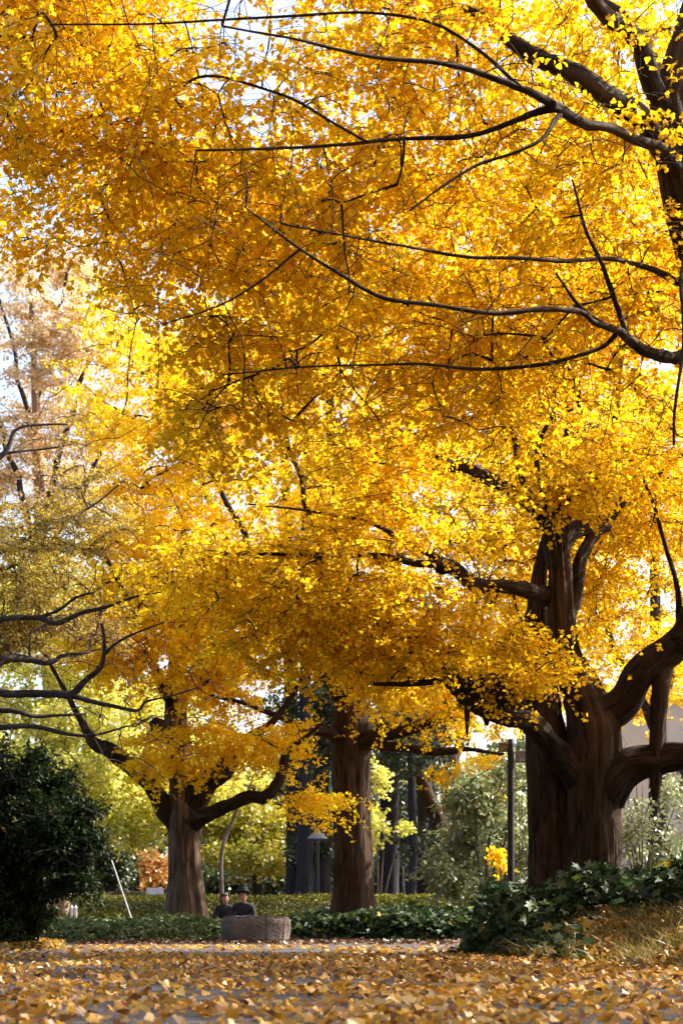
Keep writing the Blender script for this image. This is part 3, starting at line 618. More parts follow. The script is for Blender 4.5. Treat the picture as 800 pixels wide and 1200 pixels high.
# two more ginkgos farther back fill the gaps with sunlit yellow
tree('ginkgo_tree', 'ginkgo far behind the two-stemmed tree, only its sunlit crown and thin trunk showing at right', P(775, 1072, 42.5) * np.array([1, 1, 0]),
     [[(772, 1085, 42.5, 30), (770, 1000, 42.5, 24), (771, 880, 42.5, 20), (768, 760, 42.5, 14), (765, 600, 42.5, 8)]],
     [[(770, 860, 42.5, 12), (730, 780, 42, 8), (690, 680, 41.5, 5)], [(770, 840, 42.5, 12), (810, 740, 42, 8), (850, 640, 41.5, 5)]],
     [(730, 640, 42, 150, 140, 2.5, 150), (770, 800, 42, 100, 60, 1.8, 50), (660, 480, 42.5, 220, 130, 2.5, 130), (610, 790, 42.5, 80, 80, 1.5, 46)],
     'ginkgo_far', 0.095, per=(6, 20), sr=0.8, rtip=0.006, group='golden ginkgo trees', seed=7.7, keep_sub=False, bark='bark_dark', limb_bark='bark_dark')
tree('ginkgo_tree', 'tall ginkgo behind the middle one, seen as bright yellow crown through the gaps above', P(330, 1072, 44) * np.array([1, 1, 0]),
     [[(345, 1080, 44, 22), (345, 960, 44, 18), (340, 800, 44, 15), (335, 600, 44, 11), (330, 330, 44, 5)]],
     [[(340, 760, 44, 10), (250, 600, 43, 6), (200, 440, 42, 3)], [(338, 700, 44, 9), (430, 560, 44, 6), (500, 380, 44, 3)]],
     [(330, 420, 43, 250, 170, 3.5, 230), (420, 250, 44, 280, 120, 3, 130), (520, 480, 44, 180, 150, 3, 90), (240, 620, 43, 180, 110, 3, 110), (350, 780, 43, 240, 60, 2.5, 60), (470, 860, 43, 130, 28, 2, 22)],
     'ginkgo_far', 0.125, per=(6, 18), sr=1.1, rtip=0.008, group='golden ginkgo trees', seed=8.8, keep_sub=False, bark='bark_dark', limb_bark='bark_dark', shape='diam')

# ------------------------------------------------------------------ other trees
F_limbs = [
 [(-140, 840, 20.5, 20), (-60, 815, 20.3, 13), (0, 808, 20.2, 10), (60, 813, 20.0, 9), (82, 815, 19.9, 9), (100, 798, 19.8, 7), (118, 778, 19.7, 6), (124, 750, 19.6, 4.5), (120, 730, 19.5, 3.5)],
 [(82, 815, 19.9, 8), (98, 818, 19.8, 6), (130, 828, 19.6, 5), (160, 832, 19.5, 4), (172, 822, 19.4, 3), (200, 816, 19.3, 2), (235, 805, 19.2, 1.5)],
 [(124, 764, 19.6, 4), (140, 752, 19.4, 3), (165, 740, 19.2, 2.2), (195, 728, 19, 1.5)],
 [(-140, 850, 20.5, 16), (-50, 835, 20.6, 9), (10, 832, 20.7, 6), (45, 840, 20.8, 4.5), (100, 836, 20.9, 2.5)],
 [(-140, 860, 20.5, 16), (-40, 855, 20.3, 9), (0, 852, 20.2, 7), (70, 857, 20.1, 5), (110, 860, 20, 3), (150, 852, 19.9, 2)],
 [(-140, 760, 20.5, 18), (-40, 740, 20.4, 9), (0, 726, 20.3, 6.5), (45, 726, 20.2, 6), (68, 730, 20.1, 6), (110, 716, 20, 4.5), (145, 702, 19.9, 3), (190, 694, 19.8, 1.6)],
 [(45, 725, 20.2, 4), (70, 714, 20.1, 3.5), (90, 700, 20, 3), (110, 694, 19.9, 2)],
 [(-140, 820, 20.5, 16), (-30, 790, 20.7, 12), (5, 776, 20.8, 11), (30, 776, 20.9, 9), (55, 778, 21, 7), (75, 768, 21.1, 4), (105, 765, 21.2, 2.5)],
 [(-140, 620, 20.5, 12), (-40, 560, 20.6, 7), (0, 530, 20.7, 6), (18, 505, 20.8, 4), (40, 497, 20.9, 3), (80, 497, 21, 2)],
 [(-60, 540, 20.6, 6), (0, 530, 20.8, 4), (40, 527, 21, 2.5), (70, 524, 21, 2)],
 [(-140, 700, 20.5, 12), (-30, 660, 21, 7), (40, 630, 21.4, 4), (110, 590, 21.8, 2.5), (150, 560, 22, 1.6)],
]
tree('cherry_tree', 'olive-yellow tree reaching in from the left edge on bare black branches', P(-150, 1072, 20.5) * np.array([1, 1, 0]),
     [[(-150, 1086, 20.5, 56), (-150, 1000, 20.5, 44), (-145, 880, 20.5, 38), (-142, 760, 20.5, 30), (-140, 620, 20.5, 20), (-130, 480, 20.5, 10)]],
     F_limbs, [(40, 645, 21.5, 130, 55, 1.4, 78), (40, 725, 21.6, 120, 55, 1.2, 62), (110, 580, 22.5, 70, 36, 1.2, 16), (-120, 600, 21.5, 100, 160, 1.6, 40)],
     'olive', 0.048, per=(7, 30), sr=0.5, rtip=0.0035, droop=0.05, shape='oval', bark='bark_black', limb_bark='bark_black', twig_m='twig_black', seed=12.0, zmin=2.5, thresh=-0.05, limb_seg=10, sub_r=0.004, bare=1300)
tree('cherry_tree', 'tall pinkish cream tree standing in full sun at the far left', P(68, 1072, 50) * np.array([1, 1, 0]),
     [[(67, 1084, 50, 34), (68, 1040, 50, 30), (69, 980, 50, 28), (64, 850, 50, 22), (52, 700, 50, 16), (45, 540, 50, 12), (40, 420, 50, 7), (35, 320, 50, 4)]],
     [[(52, 700, 50, 10), (20, 560, 49.5, 7), (-20, 440, 49, 4)], [(48, 620, 50, 10), (80, 500, 49.6, 7), (110, 400, 49.2, 4)], [(45, 540, 50, 7), (20, 430, 50.3, 5), (0, 350, 50.5, 3)], [(42, 470, 50, 6), (65, 380, 50, 4), (85, 300, 50, 2.5)], [(50, 660, 50, 8), (100, 570, 49, 5), (140, 480, 48.5, 3)]],
     [(40, 400, 50, 90, 110, 1.9, 80), (100, 440, 49.5, 70, 90, 1.8, 56), (50, 540, 49.5, 120, 70, 2, 80), (-20, 480, 49.5, 80, 120, 2, 40), (100, 330, 50, 50, 50, 1.2, 18)],
     'pink', 0.10, per=(8, 24), sr=0.95, rtip=0.006, droop=-0.1, shape='diam', bark='bark_tan', limb_bark='bark_black', twig_m='twig_black', seed=14.0, keep_sub=True, sub_r=0.005, thresh=-0.08)

def bgtree(label, d, trunk, limbs, blobs, leaf, ls=0.13, per=(6, 18), sr=0.9, bark='bark_dark', name='broadleaf_tree', group='trees in the background', **kw):
    tr = [[(x, y, d, w) for (x, y, w) in trunk]]
    lb = [[(x, y, d + k * 0.3, w) for k, (x, y, w) in enumerate(l)] for l in limbs]
    base = P(trunk[0][0], HOR, d) * np.array([1, 1, 0])
    return tree(name, label, base, tr, lb, blobs, leaf, ls, per=per, sr=sr, rtip=0.006, shape=kw.pop('shape', 'diam'), bark=bark, limb_bark=bark, twig_m='twig_black', group=group, keep_sub=False, seed=d + trunk[0][0] * .01, trunk_seg=20, **kw)
bgtree('pale yellow-green tree on a grey trunk behind the left hedge', 46, [(102, 1082, 26), (100, 1040, 22), (101, 980, 19), (104, 900, 15), (100, 800, 9)],
       [[(103, 930, 10), (60, 880, 6), (20, 830, 3)], [(102, 910, 9), (150, 860, 5), (190, 830, 3)]],
       [(90, 900, 46, 130, 60, 3, 120), (20, 870, 45, 90, 70, 3, 60), (160, 950, 45, 60, 40, 2, 40), (240, 900, 46, 90, 60, 2.5, 60), (60, 790, 46, 150, 70, 3, 90), (60, 700, 47, 130, 60, 3, 130), (170, 840, 47, 70, 60, 2.5, 50)], 'yellowgreen', 0.14, bark='bark_grey')
bgtree('layered green-gold maple with a dark stem behind the seated pair', 47, [(303, 1082, 15), (302, 1040, 13), (300, 1000, 11), (298, 960, 7), (296, 900, 4)],
       [[(300, 1000, 6), (270, 975, 4), (245, 960, 2)], [(300, 990, 6), (325, 970, 4), (350, 955, 2)]],
       [(300, 965, 46.5, 75, 14, 2, 40), (290, 995, 46, 70, 12, 2, 36), (330, 1010, 46, 45, 10, 1.6, 18), (260, 940, 47, 50, 18, 2, 24)], 'maple', 0.12, sr=0.8, flat=0.12, droop=0.05, name='maple_tree')
bgtree('orange-leaved maple on a black stem behind the left hedge', 52, [(157, 1080, 14), (157, 1040, 12), (158, 1000, 12), (160, 950, 8)],
       [[(158, 1005, 6), (135, 985, 4), (120, 980, 2)], [(158, 1000, 6), (180, 990, 4), (195, 985, 2)]],
       [(180, 1018, 52, 14, 24, 1.6, 16), (135, 1028, 55, 28, 18, 1.4, 14), (150, 985, 52, 45, 18, 1.6, 12)], 'orange', 0.12, sr=0.6, name='maple_tree')
for (lab, d, tk, crown) in [
    ('thick dark cedar trunk directly left of the middle ginkgo', 41, [(356, 1084, 26), (357, 1040, 20), (358, 960, 17), (358, 880, 15), (358, 700, 12), (358, 500, 8)], 880),
    ('bluish dark cedar trunk showing behind the conical lamp', 42.5, [(377, 1083, 28), (376, 1040, 22), (376, 960, 20), (376, 880, 18), (376, 700, 14), (376, 500, 8)], 870),
    ('broad black cedar trunk right of the middle ginkgo', 43, [(455, 1083, 28), (455, 1040, 23), (456, 960, 21), (456, 880, 20), (456, 700, 15), (456, 500, 8)], 880),
    ('slim black cedar trunk in front of the forked one', 40, [(481, 1084, 14), (482, 1040, 11), (484, 1000, 10), (482, 920, 9), (480, 800, 7)], 900),
    ('dark cedar trunk under the forked tree, above the right hedge', 46, [(500, 1082, 24), (499, 1040, 19), (498, 1000, 18), (497, 920, 16), (497, 700, 10)], 890)]:
    x = tk[0][0]
    bgtree(lab, d, tk, [], [(x, 850, d, 60, 60, 2, 26), (x + 8, 985, d + 1, 22, 30, 0.8, 10)], 'blue', 0.12, per=(6, 16), name='cedar_tree', zmin=1.2, sr=0.7)
bgtree('brown tree forking in two behind the right hedge', 44, [(512, 1084, 28), (512, 1040, 24), (513, 1000, 22), (514, 965, 22), (500, 930, 15), (486, 890, 12), (475, 840, 8)],
       [[(514, 975, 18), (526, 940, 15), (532, 900, 13), (538, 850, 9), (545, 760, 5)]], [(520, 800, 44, 90, 60, 2, 36), (560, 905, 42, 50, 26, 1.5, 26)], 'ginkgo_far', 0.13, bark='bark')
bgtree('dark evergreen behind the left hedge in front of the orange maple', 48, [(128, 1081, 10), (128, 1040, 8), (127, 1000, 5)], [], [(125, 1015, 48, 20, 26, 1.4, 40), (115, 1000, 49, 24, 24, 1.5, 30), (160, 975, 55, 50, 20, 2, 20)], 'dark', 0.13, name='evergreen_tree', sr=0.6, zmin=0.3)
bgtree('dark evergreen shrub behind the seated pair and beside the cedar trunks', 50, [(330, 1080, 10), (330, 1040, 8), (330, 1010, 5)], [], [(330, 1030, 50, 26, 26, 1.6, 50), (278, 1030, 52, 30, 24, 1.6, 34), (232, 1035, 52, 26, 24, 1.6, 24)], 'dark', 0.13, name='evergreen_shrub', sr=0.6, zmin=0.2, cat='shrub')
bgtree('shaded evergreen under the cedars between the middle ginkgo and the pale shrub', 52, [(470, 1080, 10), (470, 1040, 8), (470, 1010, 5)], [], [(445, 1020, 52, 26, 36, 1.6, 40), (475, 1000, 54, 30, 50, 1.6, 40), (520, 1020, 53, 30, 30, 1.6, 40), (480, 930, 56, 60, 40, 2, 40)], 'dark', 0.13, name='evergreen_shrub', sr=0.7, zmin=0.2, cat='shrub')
# slim bent tree behind the pair
tree('young_tree', 'slender bent young tree right behind the seated pair', P(260, 1072, 34) * np.array([1, 1, 0]),
     [[(260, 1084, 34, 6), (260, 1050, 34, 5.5), (259, 1010, 34, 5), (263, 985, 34, 4.5), (271, 966, 34, 4), (277, 950, 34, 3), (296, 915, 34, 2)]], [],
     [(285, 930, 34, 28, 16, 0.6, 10)], 'maple', 0.08, per=(5, 12), sr=0.4, bark='bark_grey', shape='diam', trunk_ridge=0.03, trunk_seg=12, keep_sub=False, zmin=1.2, cat='tree')
# pale leafy shrub behind the sign post
def shrub(name, label, base, stems, blobs, leaf, ls, per, sr, twig='twig_pale', shape='oval', droop=0.1, seed=0, stem_bark='bark_grey', thresh=-0.15, flat=0.6):
    root = empty(name, base, label, 'shrub'); parts = []; sk = []
    for k, s in enumerate(stems):
        p, r = limb_arrays(s, 6); parts.append(tube(p, r, 8, lumps=.1, seed=seed + k)); sk.append(p)
    for q in parts: mesh_obj('stem', q[0], q[1], M[stem_bark], root, base, uv=q[2])
    tg = sample_blobs(blobs, thresh, 1.2, seed)
    if len(tg):
        paths, rad = grow(np.vstack(sk), tg, 0.003); tv, tf = batch_tubes(paths, rad, 4)
        V, F, T, sub = sprays(paths, per[0], per[1], sr, ls, droop, flat, shape, 0.002, True)
        tv2 = np.vstack([tv, sub[0]]); tf2 = np.vstack([tf, sub[1] + len(tv)])
        o = mesh_obj('twigs', tv2, tf2, M[twig], root, base); o['kind'] = 'stuff'
        mesh_obj('foliage', V, F, M[leaf], root, base, tint=T)
    return root
def stems_at(px, d, tops, w=6, by=1078):
    return [[(px + (tx - px) * 0.1, by, d, w), (px + (tx - px) * 0.4, by + (ty - by) * 0.45, d, w * .7), (tx, ty, d, w * .35)] for (tx, ty) in tops]
shrub('laurel_shrub', 'tall pale-leaved shrub catching sun behind the black signpost', P(560, 1072, 30) * np.array([1, 1, 0]),
      stems_at(565, 30, [(535, 980), (555, 930), (580, 920), (600, 960), (612, 1000), (520, 1010)]),
      [(552, 1000, 30, 46, 55, 1.0, 56), (580, 940, 30, 46, 46, 1.0, 44), (526, 1020, 30, 26, 26, 0.7, 20), (605, 985, 30.3, 24, 60, .8, 30), (540, 945, 30, 26, 30, .6, 12), (600, 905, 30, 20, 20, .5, 8)], 'pale', 0.125, (6, 10), 0.42, seed=3.0, thresh=0.02)
shrub('young_ginkgo', 'small yellow-leaved sapling glowing low behind the signpost', P(588, 1072, 28) * np.array([1, 1, 0]),
      stems_at(588, 28, [(585, 1000), (597, 1010)], 3), [(588, 1012, 28, 10, 20, 0.25, 5)], 'ginkgo_far', 0.07, (5, 12), 0.2, seed=5.0, shape='fan')
shrub('yellow_sapling', 'thin sapling with pale yellow drooping leaves right beside the middle ginkgo', P(444, 1072, 37) * np.array([1, 1, 0]),
      stems_at(444, 37, [(440, 930), (452, 960), (470, 975)], 2.5), [(440, 955, 37, 9, 44, 0.4, 14), (466, 970, 37, 22, 6, 0.4, 7), (440, 910, 37, 10, 24, .4, 7)], 'yellowgreen', 0.085, (5, 10), 0.28, seed=25.0, shape='fan')
shrub('bare_shrub', 'nearly leafless pale-twigged shrub before the white building at right', P(750, 1072, 27) * np.array([1, 1, 0]),
      stems_at(752, 27, [(728, 930), (738, 945), (752, 920), (765, 960), (800, 915), (775, 925), (745, 915), (722, 950)], 3.2) + [[(815, 1030, 27, 6), (797, 1012, 27, 5.5), (770, 985, 27, 5), (752, 966, 27, 4), (742, 935, 27, 2)], [(748, 1020, 27, 3.5), (741, 985, 27, 3), (735, 958, 27, 2), (737, 928, 27, 1.4)]],
      [(735, 960, 27, 22, 34, 0.7, 44), (780, 950, 27, 32, 44, 0.8, 46)], 'pale', 0.10, (5, 3), 0.35, seed=6.0)
shrub('shade_shrub', 'dark-leaved shrub low behind the two-stemmed ginkgo, before the white building', P(780, 1072, 30) * np.array([1, 1, 0]),
      stems_at(780, 30, [(760, 1020), (785, 985), (800, 1010)], 5), [(785, 1010, 30, 34, 34, 0.8, 40), (640, 1010, 31, 30, 50, 0.8, 20)], 'pale', 0.11, (6, 9), 0.3, seed=16.0)
# the dark bush at the left
shrub('evergreen_bush', 'big dark evergreen bush beside the path at the left edge', P(30, 1072, 20.8) * np.array([1, 1, 0]),
      stems_at(28, 20.8, [(-60, 930), (-10, 900), (30, 900), (60, 940), (85, 970), (0, 960)], 12, 1112),
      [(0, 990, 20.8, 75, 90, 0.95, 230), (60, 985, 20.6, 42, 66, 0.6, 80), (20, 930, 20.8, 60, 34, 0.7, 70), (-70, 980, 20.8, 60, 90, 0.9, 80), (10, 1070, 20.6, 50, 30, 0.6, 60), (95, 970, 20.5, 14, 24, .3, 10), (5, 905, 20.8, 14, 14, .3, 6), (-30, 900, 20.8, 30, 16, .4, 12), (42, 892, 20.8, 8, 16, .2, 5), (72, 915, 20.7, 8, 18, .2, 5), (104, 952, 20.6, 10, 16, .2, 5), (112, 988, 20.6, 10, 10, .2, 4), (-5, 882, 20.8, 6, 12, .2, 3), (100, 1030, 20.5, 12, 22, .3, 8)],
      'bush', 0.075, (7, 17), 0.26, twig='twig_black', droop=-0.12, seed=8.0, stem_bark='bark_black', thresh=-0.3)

# clipped hedges
def hedge(label, x0, x1, y0, y1, h, n, hx=0.0):
    base = np.array([(x0 + x1) / 2, (y0 + y1) / 2, 0.0])
    root = empty('clipped_hedge', base, label, 'hedge', 'clipped hedges behind the beds')
    bm = bmesh.new(); bmesh.ops.create_cube(bm, size=1.0)
    for v in bm.verts: v.co = (v.co.x * (x1 - x0 - .16), v.co.y * (y1 - y0 - .16), (v.co.z + .5) * (h - .07))
    bmesh.ops.subdivide_edges(bm, edges=bm.edges[:], cuts=9, use_grid_fill=True)
    for v in bm.verts: v.co.z -= 0.38 * max(0.0, 1 - (v.co.y + (y1 - y0) / 2) / .6) ** 2 * (v.co.z / h)
    for v in bm.verts: v.co += Vector((0, 0, .05 * noise.noise(v.co * 1.1))) + v.co.normalized() * .03 * noise.noise(v.co * 3.0)
    me = bpy.data.meshes.new('branches'); bm.to_mesh(me); bm.free(); me.materials.append(M['hedge_core'])
    o = bpy.data.objects.new('branches', me); C.objects.link(o); o.parent = root
    top = int(n * 0.5); fr = n - top
    p1 = np.column_stack([RNG.uniform(x0, x1, top), RNG.uniform(y0, y1, top), np.full(top, h)])
    p2 = np.column_stack([RNG.uniform(x0, x1, fr), np.where(RNG.random(fr) < .75, y0, y1), RNG.uniform(0.02, h, fr)])
    p = np.vstack([p1, p2]); w = fbm(p[:, :2], 1.0, 3.0) * 0.05
    p[:top, 2] -= 0.36 * (1 - np.sin(np.clip((p[:top, 1] - y0) / .6, 0, 1) * np.pi / 2)); p[top:, 2] *= (h - .34) / h
    p[:top, 2] += w[:top] + RNG.normal(size=top) * .025; p[top:, 1] += w[top:] + RNG.normal(size=fr) * .03
    e = np.minimum(p[:, 0] - x0, x1 - p[:, 0]); p[:, 2] -= 0.06 * np.exp(-e / .15)
    nr = np.vstack([np.tile([0, -.1, 1.0], (top, 1)), np.column_stack([np.zeros(fr), np.where(p[top:, 1] < (y0 + y1) / 2, -1.0, 1.0), np.full(fr, .3)])]) + RNG.normal(size=(n, 3)) * .55
    V, F, T = leaves(p, RNG.normal(size=(n, 3)), nr, RNG.uniform(.035, .06, n), np.clip(RNG.normal(.5, .28, n), 0, 1), 'oval')
    mesh_obj('foliage', V, F, M['hedge'], root, base, tint=T)
M['hedge_core'] = noise_mat('hedge_twigs', [(0.3, (0.012, 0.016, 0.006)), (0.8, (0.05, 0.06, 0.02))], 12, 0.95, 0.5)
hedge('long clipped hedge with a sunlit top behind the seated pair', -5.75, 0.35, 35.4, 36.8, 0.80, 26000)
hedge('shorter clipped hedge with a bright top right of the middle ginkgo', 0.55, 3.0, 33.6, 34.8, 0.78, 13000)

# far woods, so that the gaps between trunks are never empty
n = 60000
xw = RNG.uniform(-24, 24, n); zw = RNG.random(n) ** 0.8 * (7.5 + 2.5 * fbm(np.column_stack([xw, xw * 0]), 0.15, 2.0)); yw = 74 + RNG.normal(size=n) * 2.5 + 2 * fbm(np.column_stack([xw, zw]), 0.4, 7.)
pw = np.column_stack([xw, yw, zw]); kk = np.array([noise.noise(Vector((x * .35, z * .35, 3.0))) for x, z in zip(xw, zw)]) > -0.28
pw = pw[kk]
nb = 22000
ang = RNG.uniform(math.radians(150), math.radians(390), nb); rad_ = RNG.normal(22, 2.5, nb)
pb = np.column_stack([np.cos(ang) * rad_, 8 + np.sin(ang) * rad_, RNG.random(nb) ** 0.8 * 13])  # unseen arc of woods behind the camera, added to cut sky fill
pb = pb[(pb[:, 1] < 3) | (pb[:, 0] < -14)]
pw = np.vstack([pw, pb])
V, F, T = leaves(pw, RNG.normal(size=pw.shape), RNG.normal(size=pw.shape) + np.array([0, -.4, .5]), np.where(pw[:, 1] < 40, 2.2, 1.0) * RNG.uniform(.25, .45, len(pw)), np.clip(RNG.normal(.45, .3, len(pw)), 0, 1), 'diam')
M['woods'] = leaf_mat('far_wood_leaves', [(0.0, (0.03, 0.05, 0.02)), (0.5, (0.08, 0.11, 0.03)), (0.8, (0.25, 0.24, 0.05)), (1.0, (0.5, 0.36, 0.05))], 0.35)
tag(mesh_obj('far_woods', V, F, M['woods'], tint=T), 'dim mixed woods closing the view beyond the trunks plus an unseen belt added around the path', 'woods', kind='stuff')

# ------------------------------------------------------------------ hard objects
def bm_obj(name, bm, mat, parent=None, bevel=0.0, seg=2, smooth=False):
    if bevel: bmesh.ops.bevel(bm, geom=bm.edges[:], offset=bevel, segments=seg, affect='EDGES', profile=0.6)
    me = bpy.data.meshes.new(name); bm.to_mesh(me); bm.free()
    if smooth:
        me.polygons.foreach_set('use_smooth', [True] * len(me.polygons))
    me.materials.append(mat)
    o = bpy.data.objects.new(name, me); C.objects.link(o); o.parent = parent
    return o
def box(bm, cx, cy, cz, sx, sy, sz):
    r = bmesh.ops.create_cube(bm, size=1.0)
    for v in r['verts']: v.co = Vector((cx + v.co.x * sx, cy + v.co.y * sy, cz + v.co.z * sz))
    return r['verts']
def cyl(bm, p0, p1, r0, r1, seg=16):
    p0, p1 = Vector(p0), Vector(p1); d = p1 - p0
    r = bmesh.ops.create_cone(bm, cap_ends=True, segments=seg, radius1=r0, radius2=r1, depth=d.length)
    q = Vector((0, 0, 1)).rotation_difference(d.normalized())
    for v in r['verts']: v.co = q @ v.co + (p0 + p1) / 2
M['black'] = noise_mat('black_painted_steel', [(0.3, (0.012, 0.012, 0.014)), (0.8, (0.03, 0.03, 0.033))], 8, 0.45, 0.05)
M['greyboard'] = noise_mat('grey_sign_metal', [(0.3, (0.17, 0.17, 0.21)), (0.8, (0.23, 0.23, 0.28))], 4, 0.4, 0.03)
M['white'] = noise_mat('white_paint', [(0.3, (0.62, 0.62, 0.64)), (0.8, (0.80, 0.80, 0.80))], 6, 0.5, 0.05)
M['greypole'] = noise_mat('dull_white_paint', [(0.3, (0.34, 0.34, 0.36)), (0.8, (0.46, 0.46, 0.47))], 6, 0.6, 0.05)
M['whitestone'] = noise_mat('pale_rendered_wall', [(0.3, (0.50, 0.51, 0.56)), (0.8, (0.64, 0.65, 0.70))], 1.5, 0.8, 0.1)
M['stone'] = noise_mat('rough_granite', [(0.25, (0.06, 0.048, 0.042)), (0.5, (0.13, 0.10, 0.088)), (0.8, (0.24, 0.19, 0.165))], 5, 0.9, 1.0, 0.03)
M['wood'] = noise_mat('weathered_board', [(0.3, (0.16, 0.12, 0.06)), (0.8, (0.36, 0.30, 0.16))], 7, 0.7, 0.2)
M['lampmetal'] = noise_mat('grey_lamp_metal', [(0.3, (0.11, 0.12, 0.15)), (0.8, (0.20, 0.21, 0.25))], 5, 0.5, 0.05)
M['glass'] = noise_mat('dark_window_glass', [(0.3, (0.02, 0.022, 0.03)), (0.8, (0.04, 0.045, 0.06))], 2, 0.08, 0.0, spec=0.6)
M['lampglass'] = noise_mat('frosted_lamp_glass', [(0.3, (0.08, 0.08, 0.09)), (0.8, (0.16, 0.16, 0.17))], 5, 0.3, 0.0)

# sign post
sp = P(598, 1072, 21.5) * np.array([1, 1, 0])
root = empty('sign_post', sp, 'slim black signpost left of the two-stemmed ginkgo, carrying a dark grey board', 'signpost')
k = 21.5 / FPX; zz = lambda py: CAMH + (HOR - py) * k
bm = bmesh.new(); cyl(bm, (0, 0, -.05), (0, 0, zz(872)), 4.2 * k, 3.9 * k, 20); cyl(bm, (0, 0, zz(872)), (0, 0, zz(866)), 3.9 * k, 2.6 * k, 20)
bm_obj('post', bm, M['black'], root, smooth=False)
bm = bmesh.new(); box(bm, 26 * k, -0.02, zz(887), 42 * k, 0.05, 14 * k); bd = bm_obj('sign_board', bm, M['greyboard'], root, 0.008)
cu = bpy.data.curves.new('lettering', 'FONT'); cu.body = 'Bun'; cu.size = 5.4 * k; cu.extrude = 0.002; cu.align_x = 'LEFT'
to = bpy.data.objects.new('tmp', cu); C.objects.link(to); to.location = (9.5 * k, -0.049, zz(892.4)); to.rotation_euler = (math.pi / 2, 0, 0)
bpy.context.view_layer.update(); dg = bpy.context.evaluated_depsgraph_get()
me = bpy.data.meshes.new_from_object(to.evaluated_get(dg)); me.transform(to.matrix_world); bpy.data.objects.remove(to)
me.materials.clear(); me.materials.append(M['white']); lo = bpy.data.objects.new('lettering', me); C.objects.link(lo); lo.parent = bd
bm = bmesh.new(); box(bm, -8 * k, 0.0, zz(877), 13 * k, 0.04, 8 * k); box(bm, -8 * k, -0.001, zz(871.4), 14.5 * k, 0.06, 2.4 * k); bm_obj('finger_board', bm, M['wood'], root, 0.004)
bm = bmesh.new(); cyl(bm, (0, -.02, zz(900)), (0, -.02, zz(896)), 5 * k, 5 * k, 16); bm_obj('bracket', bm, M['black'], root)

# lamp with conical shade
lp = P(372, 1072, 38.5) * np.array([1, 1, 0]); k = 38.5 / FPX; zz = lambda py: CAMH + (HOR - py) * k
root = empty('park_lamp', lp, 'grey park lamp with a wide conical shade before the dark cedar trunks', 'lamp')
bm = bmesh.new(); cyl(bm, (0, 0, 0), (0, 0, zz(988)), .045, .035, 16); cyl(bm, (0, 0, 0), (0, 0, .12), .10, .09, 16); bm_obj('pole', bm, M['black'], root)
bm = bmesh.new(); cyl(bm, (0, 0, zz(982)), (0, 0, zz(973)), 11.5 * k, 2 * k, 28); cyl(bm, (0, 0, zz(983.2)), (0, 0, zz(982)), 11.8 * k, 11.5 * k, 28); cyl(bm, (0, 0, zz(973)), (0, 0, zz(969)), 1.6 * k, 1.0 * k, 12); bm_obj('lamp_shade', bm, M['lampmetal'], root)
bm = bmesh.new(); cyl(bm, (0, 0, zz(988)), (0, 0, zz(983.3)), 2.2 * k, 3.4 * k, 16); bm_obj('lamp_globe', bm, M['lampglass'], root)

# leaning white pole, notice board, stakes
def pole(name, label, p0, p1, r, mat, cat, group=None):
    bm = bmesh.new(); q = Vector(p1) - Vector(p0); cyl(bm, (0, 0, 0), q, r, r * .8, 14); bmesh.ops.create_uvsphere(bm, u_segments=10, v_segments=6, radius=r * .95)
    o = bm_obj(name, bm, mat, None); o.location = [float(v) for v in p0]; return tag(o, label, cat, group)
pole('leaning_pole', 'thin white pole leaning over the ground cover left of the forked ginkgo', P(158, 1088, 30.5), P(131, 1008, 31.5), .014, M['greypole'], 'pole')
for x, y0, lab in [(84.5, 1062, 'white stake left of its twin, beside the pale tan trunk'), (89, 1062, 'white stake right of its twin, beside the left end of the hedge')]:
    b = P(x, 1072, 34.6) * np.array([1, 1, 0]); bm = bmesh.new(); hh = CAMH + (HOR - y0) * 34.6 / FPX
    box(bm, 0, 0, hh / 2 - .03, .05, .05, hh); cyl(bm, (0, 0, hh - .03), (0, 0, hh + .03), .034, .005, 4)
    o = bm_obj('garden_stake', bm, M['white'], None); o.location = b; tag(o, lab, 'stake', 'white stakes by the hedge')
b = P(182, 1072, 42) * np.array([1, 1, 0]); k = 42 / FPX
root = empty('notice_board', b, 'small white notice board standing behind the left hedge', 'sign')
bm = bmesh.new(); box(bm, 0, 0, CAMH + (HOR - 1044.5) * k, 20 * k, .03, 8 * k); bm_obj('panel', bm, M['white'], root, .006)
for s in (-1, 1):
    bm = bmesh.new(); box(bm, s * 7 * k, .03, .42, .04, .03, .86); bm_obj('leg', bm, M['lampmetal'], root, .004)
pole('garden_light_post', 'thin post with a small white head beside the grey trunk at left', P(94.5, 1080, 40), P(95, 1042, 40), .025, M['lampmetal'], 'post')
# fallen trunk behind the hedge
p, r = limb_arrays([(108, 1052, 47, 7), (140, 1049, 47, 9), (170, 1050, 47, 10), (200, 1052, 47, 12)], 6)
V, F, uv = tube(p, r, 14, lumps=.2, seed=1.1); o = mesh_obj('fallen_log', V, F, M['bark_grey'], None, P(155, 1072, 47) * np.array([1, 1, 0]), uv=uv)
tag(o, 'brown fallen log lying behind the left hedge', 'log')

